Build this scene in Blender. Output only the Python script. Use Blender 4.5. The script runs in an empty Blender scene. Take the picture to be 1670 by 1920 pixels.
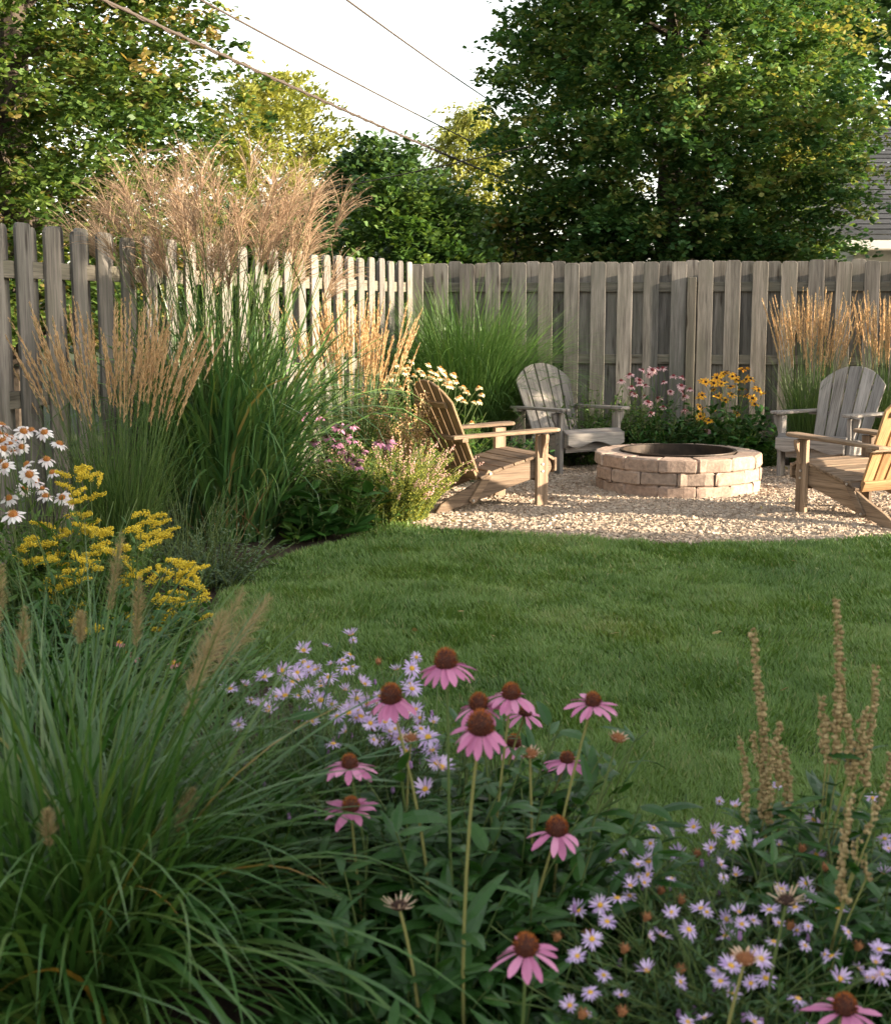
import bpy, math
import numpy as np
from mathutils import Vector, Matrix

# ------------------------------------------------------------------ camera, sky, sun, exposure
sc = bpy.context.scene
C = sc.collection
F, W, H, HOR, EYE = 2550.0, 1670, 1920, 578.0, 1.41
PITCH = math.atan((960 - HOR) / F)
cam = bpy.data.objects.new('camera', bpy.data.cameras.new('camera')); C.objects.link(cam)
cam.location = (0, 0, EYE)
cam.rotation_euler = (math.pi / 2 - PITCH, 0, 0)
cam.data.sensor_fit = 'VERTICAL'; cam.data.sensor_height = 24.0
cam.data.lens = F * 24.0 / H
cam.data.clip_start = 0.05; cam.data.clip_end = 600
cam.data.dof.use_dof = True; cam.data.dof.focus_distance = 8.0; cam.data.dof.aperture_fstop = 5.0
sc.camera = cam

SUN_AZ, SUN_EL = math.radians(104), math.radians(13.0)      # azimuth from +Y towards +X
to_sun = Vector((math.sin(SUN_AZ) * math.cos(SUN_EL), math.cos(SUN_AZ) * math.cos(SUN_EL), math.sin(SUN_EL)))
w = bpy.data.worlds.new('World'); sc.world = w; w.use_nodes = True
nt = w.node_tree; bg = nt.nodes['Background']
sky = nt.nodes.new('ShaderNodeTexSky'); sky.sky_type = 'NISHITA'; sky.sun_disc = False
sky.sun_elevation = SUN_EL; sky.sun_rotation = SUN_AZ
sky.air_density = 1.0; sky.dust_density = 1.2; sky.ozone_density = 1.0
hz = nt.nodes.new('ShaderNodeHueSaturation'); hz.inputs['Saturation'].default_value = 0.35     # thin bright overcast haze: little blue left
tn = nt.nodes.new('ShaderNodeMix'); tn.data_type = 'RGBA'; tn.blend_type = 'MULTIPLY'; tn.inputs[0].default_value = 1.0; tn.inputs[7].default_value = (1.0, .965, .90, 1)
nt.links.new(sky.outputs[0], hz.inputs['Color']); nt.links.new(hz.outputs[0], tn.inputs[6]); nt.links.new(tn.outputs[2], bg.inputs[0])
bg.inputs[1].default_value = 0.12
sl = bpy.data.lights.new('sun', 'SUN'); sl.energy = 4.2; sl.angle = math.radians(0.55); sl.color = (1.0, 0.84, 0.64)
sun = bpy.data.objects.new('sun', sl); C.objects.link(sun); sun.rotation_euler = to_sun.to_track_quat('Z', 'Y').to_euler()
sun.location = (30, -8, 12)
sc.view_settings.view_transform = 'Standard'; sc.view_settings.look = 'None'
sc.view_settings.gamma = 1.0; sc.view_settings.exposure = 2.45; sc.view_settings.use_curve_mapping = False
cy = sc.cycles
cy.max_bounces = 7; cy.diffuse_bounces = 3; cy.glossy_bounces = 2; cy.transmission_bounces = 5; cy.transparent_max_bounces = 6
cy.use_denoising = True

# ------------------------------------------------------------------ helpers
cp, sp = math.cos(PITCH), math.sin(PITCH)
def ray(px, py):
    u, v = (px - W / 2) / F, -(py - H / 2) / F
    return np.array((u, cp + v * sp, -sp + v * cp))
def at(px, py, Y):
    d = ray(px, py); return np.array((0, 0, EYE)) + d * (Y / d[1])
def gnd(px, py, z=0.0):
    d = ray(px, py); return np.array((0, 0, EYE)) + d * ((z - EYE) / d[2])
def gx(px, Y, z=0.0):            # point at depth Y and height z that shows in pixel column px
    p = at(px, HOR, Y); return np.array((p[0] * (1 + (EYE - z) * sp / Y * 0.0), Y, z))
RNG = np.random.default_rng(7)
_LAT = np.random.default_rng(3).random((256, 256)) * 2 - 1
def nz(x, y, s=1.0, k=0.0):
    """fractal value noise, about -1..1"""
    x, y = np.asarray(x, float) * s * 1.1 + k * 13.7 + 50, np.asarray(y, float) * s * 1.1 + k * 7.3 + 50
    o = 0.0; a = 1.0
    for q in range(3):
        xi, yi = np.floor(x).astype(int), np.floor(y).astype(int); u, v = x - xi, y - yi
        u, v = u * u * (3 - 2 * u), v * v * (3 - 2 * v); L = lambda i, j: _LAT[i % 256, j % 256]
        o = o + a * ((L(xi, yi) * (1 - u) + L(xi + 1, yi) * u) * (1 - v) + (L(xi, yi + 1) * (1 - u) + L(xi + 1, yi + 1) * u) * v)
        x, y, a = x * 2.03 + 17.1, y * 2.03 + 5.3, a * .5
    return o * .95

class MB:
    def __init__(s): s.v = []; s.f = []; s.g = []; s.n = 0
    def add(s, V, Fc, rnd=0.5, mat=0, gr=None):
        V = np.asarray(V, float).reshape(-1, 3)
        if not isinstance(Fc, list) or not isinstance(Fc[0], np.ndarray): Fc = [np.array(Fc)]
        for q in Fc:
            q = np.asarray(q, np.int64)
            if q.size == 0: continue
            r = np.broadcast_to(np.asarray(rnd, float), (len(q),)) if np.ndim(rnd) == 0 or len(np.atleast_1d(rnd)) == len(q) else np.full(len(q), .5)
            s.f.append((q + s.n, r, mat))
        s.v.append(V); s.g.append(V if gr is None else np.asarray(gr, float).reshape(-1, 3)); s.n += len(V)
    def build(s, name, mats, parent=None, smooth=False, loc=None):
        me = bpy.data.meshes.new(name)
        V = np.concatenate(s.v); G = np.concatenate(s.g)
        if loc is not None: V = V - np.asarray(loc)
        me.vertices.add(len(V)); me.vertices.foreach_set('co', V.astype(np.float32).ravel())
        tot = np.concatenate([np.full(len(q), q.shape[1]) for q, _, _ in s.f])
        li = np.concatenate([q.ravel() for q, _, _ in s.f])
        me.loops.add(len(li)); me.loops.foreach_set('vertex_index', li.astype(np.int32))
        me.polygons.add(len(tot))
        st = np.concatenate([[0], np.cumsum(tot)[:-1]])
        me.polygons.foreach_set('loop_start', st.astype(np.int32))
        me.polygons.foreach_set('material_index', np.concatenate([np.full(len(q), m) for q, _, m in s.f]).astype(np.int32))
        me.polygons.foreach_set('use_smooth', np.full(len(tot), smooth, bool))
        a = me.attributes.new('rnd', 'FLOAT', 'FACE'); a.data.foreach_set('value', np.concatenate([r for _, r, _ in s.f]).astype(np.float32))
        b = me.attributes.new('gr', 'FLOAT_VECTOR', 'POINT'); b.data.foreach_set('vector', G.astype(np.float32).ravel())
        me.update(calc_edges=True)
        for m in (mats if isinstance(mats, (list, tuple)) else [mats]): me.materials.append(m)
        o = bpy.data.objects.new(name, me); C.objects.link(o)
        if loc is not None and parent is None: o.location = loc      # a parent already stands at loc
        if parent is not None: o.parent = parent
        return o

def thing(name, label, cat, loc=(0, 0, 0), rz=0.0, group=None):
    o = bpy.data.objects.new(name, None); C.objects.link(o); o.empty_display_size = .1
    o.location = loc; o.rotation_euler = (0, 0, rz)
    return tag(o, label, cat, group)
def tag(o, label, cat, group=None, kind=None):
    o['label'] = label; o['category'] = cat
    if group: o['group'] = group
    if kind: o['kind'] = kind
    return o
def struct(name, mb, mat):
    o = mb.build(name, mat); o['kind'] = 'structure'; return o

# ---- vectorised shapes
def centre(base, az, th0, curl, L, K=6, p=1.5, az2=0.0):
    base = np.asarray(base, float).reshape(-1, 3); n = len(base)
    az, th0, curl, L = [np.broadcast_to(np.asarray(q, float), (n,)) for q in (az, th0, curl, L)]
    t = (np.arange(K) + .5) / K
    th = th0[:, None] + curl[:, None] * t[None] ** p
    a = az[:, None] + np.broadcast_to(np.asarray(az2, float), (n,))[:, None] * t[None]
    d = np.stack([np.sin(th) * np.cos(a), np.sin(th) * np.sin(a), np.cos(th)], -1)
    P = np.concatenate([base[:, None], base[:, None] + np.cumsum(d * (L / K)[:, None, None], 1)], 1)
    return P
PROF = {'grass': lambda t: np.clip(.75 + .5 * t, 0, 1) * (1 - t ** 2.2) + .02,
        'lance': lambda t: np.sin(np.pi * np.clip(t, 0, 1) ** .72) ** .85 + .05,
        'oval': lambda t: np.sin(np.pi * np.clip(t, 0, 1) ** .85) ** .6 + .05,
        'petal': lambda t: np.clip(.35 + 1.3 * t, 0, 1) * np.sqrt(np.clip(1.04 - t ** 5, .03, 1)),
        'maple': lambda t: np.interp(t, [0, .2, .42, .62, .8, 1], [.12, .75, .62, 1.0, .42, .03]),
        'thin': lambda t: np.full_like(t, 1.0) * (1 - .7 * t)}
def blades(mb, base, az, th0, curl, L, Wd, K=5, prof='grass', roll=0.0, p=1.5, rnd=None, mat=0, fold=0.0, az2=0.0, wave=0.0):
    P = centre(base, az, th0, curl, L, K, p, az2)
    n = len(P)
    T = np.gradient(P, axis=1); T /= np.linalg.norm(T, axis=2, keepdims=True) + 1e-9
    a = np.broadcast_to(np.asarray(az, float), (n,))
    S0 = np.stack([-np.sin(a), np.cos(a), 0 * a], -1)[:, None].repeat(K + 1, 1)
    N0 = np.cross(S0, T)
    r = np.broadcast_to(np.asarray(roll, float), (n,))[:, None, None]
    S = S0 * np.cos(r) + N0 * np.sin(r); N = np.cross(S, T)
    t = np.linspace(0, 1, K + 1)
    wd = np.broadcast_to(np.asarray(Wd, float), (n,))[:, None] * PROF[prof](t)[None] * .5
    rn = RNG.random(n) if rnd is None else np.broadcast_to(np.asarray(rnd, float), (n,))
    if fold:
        V = np.stack([P - S * wd[..., None] + N * (fold * wd)[..., None], P, P + S * wd[..., None] + N * (fold * wd)[..., None]], 2)
        c = 3
    else:
        V = np.stack([P - S * wd[..., None], P + S * wd[..., None]], 2); c = 2
    idx = np.arange(n)[:, None] * ((K + 1) * c) + np.arange(K)[None] * c
    fs = []
    for j in range(c - 1):
        i = idx + j
        fs.append(np.stack([i, i + 1, i + c + 1, i + c], -1).reshape(-1, 4))
    rr = np.repeat(rn, K)
    gr = np.stack([np.broadcast_to(t[None, :, None], (n, K + 1, c)), np.broadcast_to(np.linspace(-1, 1, c)[None, None], (n, K + 1, c)), np.broadcast_to(rn[:, None, None], (n, K + 1, c))], -1)
    mb.add(V, fs, rr, mat, gr)
    return P
def tubes(mb, P, r, sides=5, rnd=None, mat=0, cap=False):
    P = np.asarray(P, float)
    if P.ndim == 2: P = P[None]
    n, K, _ = P.shape
    T = np.gradient(P, axis=1); T /= np.linalg.norm(T, axis=2, keepdims=True) + 1e-9
    ref = np.where(np.abs(T[..., :1]) < .8, np.array([1., 0, 0]), np.array([0, 1., 0]))
    A = np.cross(T, ref); A /= np.linalg.norm(A, axis=2, keepdims=True) + 1e-9
    B = np.cross(T, A)
    r = np.asarray(r, float)
    if r.ndim == 1 and len(r) == K: r = np.broadcast_to(r[None], (n, K))
    elif r.ndim == 1: r = np.broadcast_to(r[:, None], (n, K))
    r = np.broadcast_to(r, (n, K))
    ph = np.arange(sides) * 2 * np.pi / sides
    V = P[:, :, None] + r[..., None, None] * (A[:, :, None] * np.cos(ph)[:, None] + B[:, :, None] * np.sin(ph)[:, None])
    i = (np.arange(n)[:, None, None] * K + np.arange(K - 1)[None, :, None]) * sides
    j = np.arange(sides)[None, None]; j2 = (j + 1) % sides
    q = np.stack([i + j, i + j2, i + sides + j2, i + sides + j], -1).reshape(-1, 4)
    rn = RNG.random(n) if rnd is None else np.broadcast_to(np.asarray(rnd, float), (n,))
    fs = [q]
    ln = np.concatenate([np.zeros((n, 1)), np.cumsum(np.linalg.norm(np.diff(P, axis=1), axis=2), 1)], 1)
    gr = np.stack([np.broadcast_to(ln[..., None], (n, K, sides)), np.broadcast_to(np.cos(ph) * .02, (n, K, sides)), np.broadcast_to(np.sin(ph) * .02, (n, K, sides))], -1)
    mb.add(V, fs, np.repeat(rn, (K - 1) * sides), mat, gr)
    if cap:
        k0 = mb.n - n * K * sides
        e = np.concatenate([(np.arange(n)[:, None] * K) * sides + np.arange(sides)[None, ::-1], (np.arange(n)[:, None] * K + K - 1) * sides + np.arange(sides)[None]])
        mb.f.append((e + k0, np.full(len(e), .5), mat))
SPH_V = np.array([(1, 0, 0), (-1, 0, 0), (0, 1, 0), (0, -1, 0), (0, 0, 1), (0, 0, -1)], float)
SPH_F = np.array([(0, 2, 4), (2, 1, 4), (1, 3, 4), (3, 0, 4), (2, 0, 5), (1, 2, 5), (3, 1, 5), (0, 3, 5)])
def _sub(V, Fc):
    V = list(map(tuple, V)); d = {}; out = []
    def mid(a, b):
        k = (min(a, b), max(a, b))
        if k not in d:
            m = (np.array(V[a]) + np.array(V[b])); m /= np.linalg.norm(m); d[k] = len(V); V.append(tuple(m))
        return d[k]
    for a, b, c in Fc:
        x, y, z = mid(a, b), mid(b, c), mid(c, a)
        out += [(a, x, z), (x, b, y), (z, y, c), (x, y, z)]
    return np.array(V), np.array(out)
SPH2 = _sub(SPH_V, SPH_F); SPH3 = _sub(*SPH2)
def blobs(mb, P, r, rnd=None, mat=0, lod=0, jit=.15):
    P = np.asarray(P, float).reshape(-1, 3); n = len(P)
    V, Fc = [(SPH_V, SPH_F), SPH2, SPH3][lod]
    r = np.asarray(r, float)
    r = np.broadcast_to(r.reshape(-1, 1) if r.ndim < 2 else r, (n, 3))
    X = P[:, None] + V[None] * r[:, None] * (1 + jit * RNG.normal(size=(n, len(V), 1)))
    q = (np.arange(n)[:, None, None] * len(V) + Fc[None]).reshape(-1, 3)
    rn = RNG.random(n) if rnd is None else np.broadcast_to(np.asarray(rnd, float), (n,))
    mb.add(X, q, np.repeat(rn, len(Fc)), mat)
def inset(poly, d):
    p = np.asarray(poly, float); e = np.roll(p, -1, 0) - p
    nrm = np.stack([-e[:, 1], e[:, 0]], 1); nrm /= np.linalg.norm(nrm, axis=1, keepdims=True) + 1e-12
    area = np.sum(p[:, 0] * np.roll(p[:, 1], -1) - np.roll(p[:, 0], -1) * p[:, 1])
    if area < 0: nrm = -nrm
    m = nrm + np.roll(nrm, 1, 0); m /= np.maximum(np.sum(m * m, 1, keepdims=True) / 2, .35)
    return p + m * d
def prism(mb, poly, t, M=None, grain=0, ch=.003, rnd=None, mat=0, jit=0.0):
    """poly (x,y) extruded from z=0 to t, chamfered; grain = axis of poly along which the grain runs"""
    p = np.asarray(poly, float)
    if np.sum(p[:, 0] * np.roll(p[:, 1], -1) - np.roll(p[:, 0], -1) * p[:, 1]) < 0: p = p[::-1]
    n = len(p); q = inset(p, ch)
    rings = [(q, 0), (p, ch), (p, t - ch), (q, t)]
    V = np.concatenate([np.concatenate([a, np.full((n, 1), z)], 1) for a, z in rings])
    if jit: V = V + RNG.normal(size=V.shape) * jit
    rn = RNG.random() if rnd is None else rnd
    g = V[:, [0, 1, 2]] if grain == 0 else V[:, [1, 0, 2]] if grain == 1 else V[:, [2, 0, 1]]
    g = g + np.array((rn * 37.0, rn * 11.0, rn * 5.0))
    i = np.arange(n); j = (i + 1) % n
    qs = np.concatenate([np.stack([k * n + i, k * n + j, (k + 1) * n + j, (k + 1) * n + i], 1) for k in range(3)])
    if M is not None:
        M = np.array(M); V = V @ M[:3, :3].T + M[:3, 3]
        if np.linalg.det(M[:3, :3]) < 0: qs = qs[:, ::-1]
    caps = np.stack([i[::-1], 3 * n + i])
    mb.add(V, [qs, caps], rn, mat, g)
def box(mb, c, s, R=None, grain=0, ch=.003, rnd=None, mat=0, jit=0.0):
    M = np.eye(4); R3 = np.eye(3) if R is None else np.array(R)[:3, :3]
    M[:3, :3] = R3; M[:3, 3] = np.asarray(c) - R3 @ np.array((0, 0, s[2] / 2))
    x, y = s[0] / 2, s[1] / 2
    prism(mb, [(-x, -y), (x, -y), (x, y), (-x, y)], s[2], M, grain, ch, rnd, mat, jit)
def basis(o, x, y, z):
    M = np.eye(4); M[:3, 0] = x; M[:3, 1] = y; M[:3, 2] = z; M[:3, 3] = o; return M
def inpoly(x, y, poly):
    p = np.asarray(poly); r = np.zeros(len(x), bool); j = len(p) - 1
    for i in range(len(p)):
        c = ((p[i, 1] > y) != (p[j, 1] > y)) & (x < (p[j, 0] - p[i, 0]) * (y - p[i, 1]) / (p[j, 1] - p[i, 1] + 1e-12) + p[i, 0])
        r ^= c; j = i
    return r
def dir2ang(d):
    d = d / (np.linalg.norm(d, axis=-1, keepdims=True) + 1e-9)
    return np.arctan2(d[..., 1], d[..., 0]), np.arccos(np.clip(d[..., 2], -1, 1))

# ------------------------------------------------------------------ materials
def newmat(name):
    m = bpy.data.materials.new(name); m.use_nodes = True
    t = m.node_tree; b = t.nodes['Principled BSDF']; return m, t, b
def node(t, ty, **kw):
    n = t.nodes.new(ty)
    for k, v in kw.items(): setattr(n, k, v)
    return n
def ramp(t, fac, stops):
    r = node(t, 'ShaderNodeValToRGB'); e = r.color_ramp.elements
    while len(e) < len(stops): e.new(.5)
    for q, (p, c) in zip(e, stops): q.position = p; q.color = (*c, 1)
    t.links.new(fac, r.inputs[0]); return r.outputs[0]
def attr(t, name): return node(t, 'ShaderNodeAttribute', attribute_name=name)
def mixc(t, f, a, b, mode='MIX'):
    m = node(t, 'ShaderNodeMix', data_type='RGBA', blend_type=mode)
    for s, v in ((m.inputs['Factor'], f), (m.inputs['A'], a), (m.inputs['B'], b)):
        pass
    fi, ai, bi = [s for s in m.inputs if s.name == 'Factor' and s.type == 'VALUE'][0], [s for s in m.inputs if s.name == 'A' and s.type == 'RGBA'][0], [s for s in m.inputs if s.name == 'B' and s.type == 'RGBA'][0]
    for s, v in ((fi, f), (ai, a), (bi, b)):
        if isinstance(v, bpy.types.NodeSocket): t.links.new(v, s)
        elif isinstance(v, (int, float)): s.default_value = v
        else: s.default_value = (*v, 1)
    return [s for s in m.outputs if s.type == 'RGBA'][0]
def noise(t, vec, scale, detail=3, rough=.55):
    n = node(t, 'ShaderNodeTexNoise'); n.inputs['Scale'].default_value = scale; n.inputs['Detail'].default_value = detail; n.inputs['Roughness'].default_value = rough
    t.links.new(vec, n.inputs['Vector']); return n.outputs['Fac']
def mapping(t, vec, scale):
    m = node(t, 'ShaderNodeMapping'); m.inputs['Scale'].default_value = scale; t.links.new(vec, m.inputs['Vector']); return m.outputs[0]
def bump(t, b, h, strength=.4, dist=.004):
    n = node(t, 'ShaderNodeBump'); n.inputs['Strength'].default_value = strength; n.inputs['Distance'].default_value = dist
    t.links.new(h, n.inputs['Height']); t.links.new(n.outputs[0], b.inputs['Normal'])
def leafmat(name, cols, trans=.32, rough=.5, spec=.35, patch=None, tip=None, tboost=(1.25, 1.2, .6)):
    m, t, b = newmat(name)
    r = attr(t, 'rnd').outputs['Fac']
    k = len(cols); c = ramp(t, r, [(i / max(1, k - 1), q) for i, q in enumerate(cols)])
    if tip is not None:
        g = attr(t, 'gr'); s = node(t, 'ShaderNodeSeparateXYZ'); t.links.new(g.outputs['Vector'], s.inputs[0])
        f = node(t, 'ShaderNodeMapRange'); f.inputs[1].default_value = tip[1]; f.inputs[2].default_value = tip[2]; t.links.new(s.outputs[0], f.inputs[0])
        c = mixc(t, f.outputs[0], c, tip[0])
    if patch:
        tc = node(t, 'ShaderNodeTexCoord'); f = noise(t, tc.outputs['Object'], patch[1], 2)
        mr = node(t, 'ShaderNodeMapRange'); mr.inputs[1].default_value = .4; mr.inputs[2].default_value = .65; t.links.new(f, mr.inputs[0])
        c = mixc(t, mr.outputs[0], c, patch[0])
    t.links.new(c, b.inputs['Base Color']); b.inputs['Roughness'].default_value = rough
    b.inputs['Specular IOR Level'].default_value = spec
    if trans > 0:
        tr = node(t, 'ShaderNodeBsdfTranslucent'); cc = mixc(t, 1.0, c, tboost, 'MULTIPLY'); t.links.new(cc, tr.inputs[0])
        ms = node(t, 'ShaderNodeMixShader'); ms.inputs[0].default_value = trans
        t.links.new(b.outputs[0], ms.inputs[1]); t.links.new(tr.outputs[0], ms.inputs[2])
        t.links.new(ms.outputs[0], t.nodes['Material Output'].inputs['Surface'])
    return m
def woodmat(name, light, mid, dark, stain=None):
    m, t, b = newmat(name)
    g = attr(t, 'gr').outputs['Vector']; r = attr(t, 'rnd').outputs['Fac']
    n1 = noise(t, mapping(t, g, (1.6, 26, 26)), 1.0, 4, .6)
    n2 = noise(t, mapping(t, g, (5, 160, 160)), 1.0, 3, .6)
    n3 = noise(t, mapping(t, g, (2.2, 7, 7)), 1.0, 3, .6)
    c = ramp(t, n1, [(.25, dark), (.47, mid), (.72, light)])
    fine = ramp(t, n2, [(.36, (.45, .45, .45)), (.52, (1, 1, 1))])
    c = mixc(t, .75, c, fine, 'MULTIPLY')
    if stain: 
        sm = ramp(t, n3, [(.45, (0, 0, 0)), (.68, (1, 1, 1))]); c = mixc(t, sm, c, mixc(t, .6, c, stain))
    var = ramp(t, r, [(0, (.62, .60, .60)), (.35, (.86, .86, .84)), (.7, (1.0, .96, .90)), (1, (1.22, 1.2, 1.18))])
    c = mixc(t, 1.0, c, var, 'MULTIPLY')
    vo = node(t, 'ShaderNodeTexVoronoi'); vo.inputs['Scale'].default_value = 1.0
    t.links.new(mapping(t, g, (1.7, 9.5, 0.0)), vo.inputs['Vector'])
    kn = ramp(t, vo.outputs['Distance'], [(.06, (.2, .16, .13)), (.15, (1, 1, 1))])
    c = mixc(t, .8, c, kn, 'MULTIPLY')
    t.links.new(c, b.inputs['Base Color']); b.inputs['Roughness'].default_value = .82; b.inputs['Specular IOR Level'].default_value = .25
    bump(t, b, n2, .5, .002)
    return m
def plain(name, col, rough=.6, metal=0.0, var=None, scale=20, bstr=0.0):
    m, t, b = newmat(name)
    if var is not None:
        tc = node(t, 'ShaderNodeTexCoord'); f = noise(t, tc.outputs['Object'], scale, 5, .6)
        c = ramp(t, f, [(.3, col), (.7, var)]); t.links.new(c, b.inputs['Base Color'])
        if bstr: bump(t, b, f, bstr, .01)
    else: b.inputs['Base Color'].default_value = (*col, 1)
    b.inputs['Roughness'].default_value = rough; b.inputs['Metallic'].default_value = metal
    b.inputs['Specular IOR Level'].default_value = .3
    return m
def rndmat(name, cols, rough=.8, scale=60, amt=.35, bstr=.3, bd=.004):
    m, t, b = newmat(name)
    r = attr(t, 'rnd').outputs['Fac']; k = len(cols)
    c = ramp(t, r, [(i / max(1, k - 1), q) for i, q in enumerate(cols)])
    tc = node(t, 'ShaderNodeTexCoord'); f = noise(t, tc.outputs['Object'], scale, 5, .65)
    d = ramp(t, f, [(.3, (1 - amt,) * 3), (.65, (1.08,) * 3)])
    c = mixc(t, 1.0, c, d, 'MULTIPLY'); t.links.new(c, b.inputs['Base Color'])
    b.inputs['Roughness'].default_value = rough; b.inputs['Specular IOR Level'].default_value = .25
    if bstr: bump(t, b, f, bstr, bd)
    return m

M_FENCE = woodmat('weathered fence wood', (.245, .226, .206), (.160, .147, .132), (.066, .060, .054), (.105, .104, .085))
M_RAIL = woodmat('weathered rail wood', (.215, .195, .16), (.15, .135, .108), (.07, .063, .05), (.11, .11, .08))
M_CHAIR = woodmat('weathered sun-tinted chair wood', (.32, .235, .165), (.215, .152, .103), (.10, .068, .045))  # same grey wood, with the sun's brown warmth put into its colour
M_CHAIRG = woodmat('silver grey chair wood', (.36, .335, .315), (.25, .23, .215), (.11, .10, .095))
M_CHAIRO = woodmat('orange sun-tinted chair wood', (.40, .25, .125), (.30, .175, .08), (.17, .095, .045))  # orange sunlight on the right chair's back is put into this colour
M_CHAIRB = woodmat('bounce-tinted brown chair wood', (.36, .255, .16), (.26, .175, .10), (.15, .10, .06))  # warm bounce light on the shaded backrest is put into this brown
M_STEEL = plain('bolt steel', (.42, .42, .42), .4, .8)
M_PIT = plain('rusty fire ring steel', (.018, .015, .013), .55, .5, (.06, .042, .03), 9)
M_ASH = plain('ash', (.035, .03, .027), .95, 0, (.09, .085, .08), 14, .4)
M_BLOCK = rndmat('tumbled concrete block', [(0.295, 0.205, 0.156), (0.361, 0.262, 0.205), (0.312, 0.234, 0.184), (0.385, 0.295, 0.238)], .9, 26, .42, .5, .01)
M_STONE = rndmat('crushed limestone', [(0.184, 0.140, 0.101), (0.340, 0.267, 0.197), (0.408, 0.324, 0.243), (0.286, 0.217, 0.161), (0.436, 0.363, 0.289), (0.245, 0.165, 0.115)], .85, 50, .25, 0)
M_GRAVELBASE = plain('gravel fines', (.26, .215, .17), .95, 0, (.36, .3, .24), 40, .5)
M_SOIL = plain('dark mulch soil', (.022, .015, .01), .95, 0, (.06, .038, .024), 30, .8)
M_GROUND = plain('rough grass ground', (.03, .045, .016), .95, 0, (.06, .07, .03), 3, .5)
M_LAWNB = plain('lawn soil', (.016, .026, .009), .95, 0, (.035, .05, .016), 12, .4)
M_LAWN = leafmat('lawn grass blade', [(0.060, 0.126, 0.024), (0.105, 0.191, 0.038), (0.160, 0.251, 0.060), (0.317, 0.307, 0.136)], .3, .42, .35)
M_BARK = plain('bark', (.035, .027, .02), .9, 0, (.085, .065, .048), 14, .8)
M_WIRE = plain('cable sheath', (.055, .042, .033), .6)
M_STEM = leafmat('green stem', [(.06, .1, .025), (.1, .13, .04)], .0, .6, .2)
M_STEMY = leafmat('yellow green stem', [(.16, .17, .05), (.22, .2, .07)], .0, .6, .2)
# ------------------------------------------------------------------ ground
def sheet(name, pts, z, mat):
    mb = MB(); p = np.array([(x, y, z) for x, y in pts]); mb.add(p, np.arange(len(p))[None]); return struct(name, mb, mat)
CIR = (1.60, 10.65, 2.64)
sheet('ground', [(-150, -60), (150, -60), (150, 300), (-150, 300)], -0.012, M_GROUND)
sheet('garden_soil', [(-3.1, .3), (5.2, .3), (5.2, 12.75), (-0.3, 13.3)], -0.004, M_SOIL)
lawn_px = [(690, 1003), (600, 1032), (520, 1058), (455, 1085), (415, 1120), (400, 1165), (430, 1225), (540, 1310), (700, 1490), (880, 1650), (1060, 1740), (1300, 1740), (1500, 1720), (1750, 1700), (2600, 1660)]
lawn_poly = [tuple(gnd(*q)[:2]) for q in lawn_px] + [(5.2, 4.0), (5.2, 10.2)]
ang = np.linspace(math.atan2(-.45, 2.64), math.atan2(-2.64 * .64, -2.64 * .77) - 0, 30)
a0, a1 = math.radians(-12), math.radians(-140)
lawn_poly += [(CIR[0] + CIR[2] * math.cos(a), CIR[1] + CIR[2] * math.sin(a)) for a in np.linspace(a0, a1, 40)]
sheet('lawn', lawn_poly, 0.0, M_LAWNB)
gr_pts = [(CIR[0] + (CIR[2] + .03) * math.cos(a), min(12.15, CIR[1] + (CIR[2] + .03) * math.sin(a))) for a in np.linspace(0, 2 * np.pi, 96, endpoint=False)]
sheet('gravel_patio', gr_pts, 0.004, M_GRAVELBASE)

# lawn grass
def lawn():
    N = 560000
    y = 2.3 + (10.4 - 2.3) * RNG.random(N) ** 1.25
    x = (RNG.random(N) * 2 - 1) * (.36 * y + .25)
    k = inpoly(x, y, lawn_poly); x, y = x[k], y[k]
    hgt = .034 + .016 * nz(x, y, 1.3) + .018 * RNG.random(len(x)) + .012 * nz(x, y, 6.0, 2.0)
    hgt = np.clip(hgt, .015, .09)
    pat = .45 + .30 * nz(x, y, .9, 3.3) + .22 * nz(x, y, 3.3, 1.1) + .12 * nz(x, y, 9.0, 2.1)
    dead = RNG.random(len(x)) < .035 + .06 * (nz(x, y, .8, 5.0) > .45)
    rn = np.clip(np.where(dead, .85 + .15 * RNG.random(len(x)), pat * .62 + .3 * RNG.random(len(x))), 0, 1)
    az = RNG.random(len(x)) * 2 * np.pi
    az = np.where(RNG.random(len(x)) < .55, 2.2 + 2.2 * nz(x, y, 2.2, 4.0) + .7 * RNG.normal(size=len(x)), az)
    mb = MB()
    blades(mb, np.stack([x, y, np.zeros_like(x)], 1), az, .1 + .35 * RNG.random(len(x)), .3 + .9 * RNG.random(len(x)), hgt * 1.18,
           np.maximum(.0028, .00085 * y) * (.8 + .5 * RNG.random(len(x))), K=2, rnd=rn, roll=RNG.normal(size=len(x)) * .5)
    o = mb.build('lawn_grass', M_LAWN); tag(o, 'mown green lawn grass between flower beds and gravel', 'grass', kind='stuff')
lawn()
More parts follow.
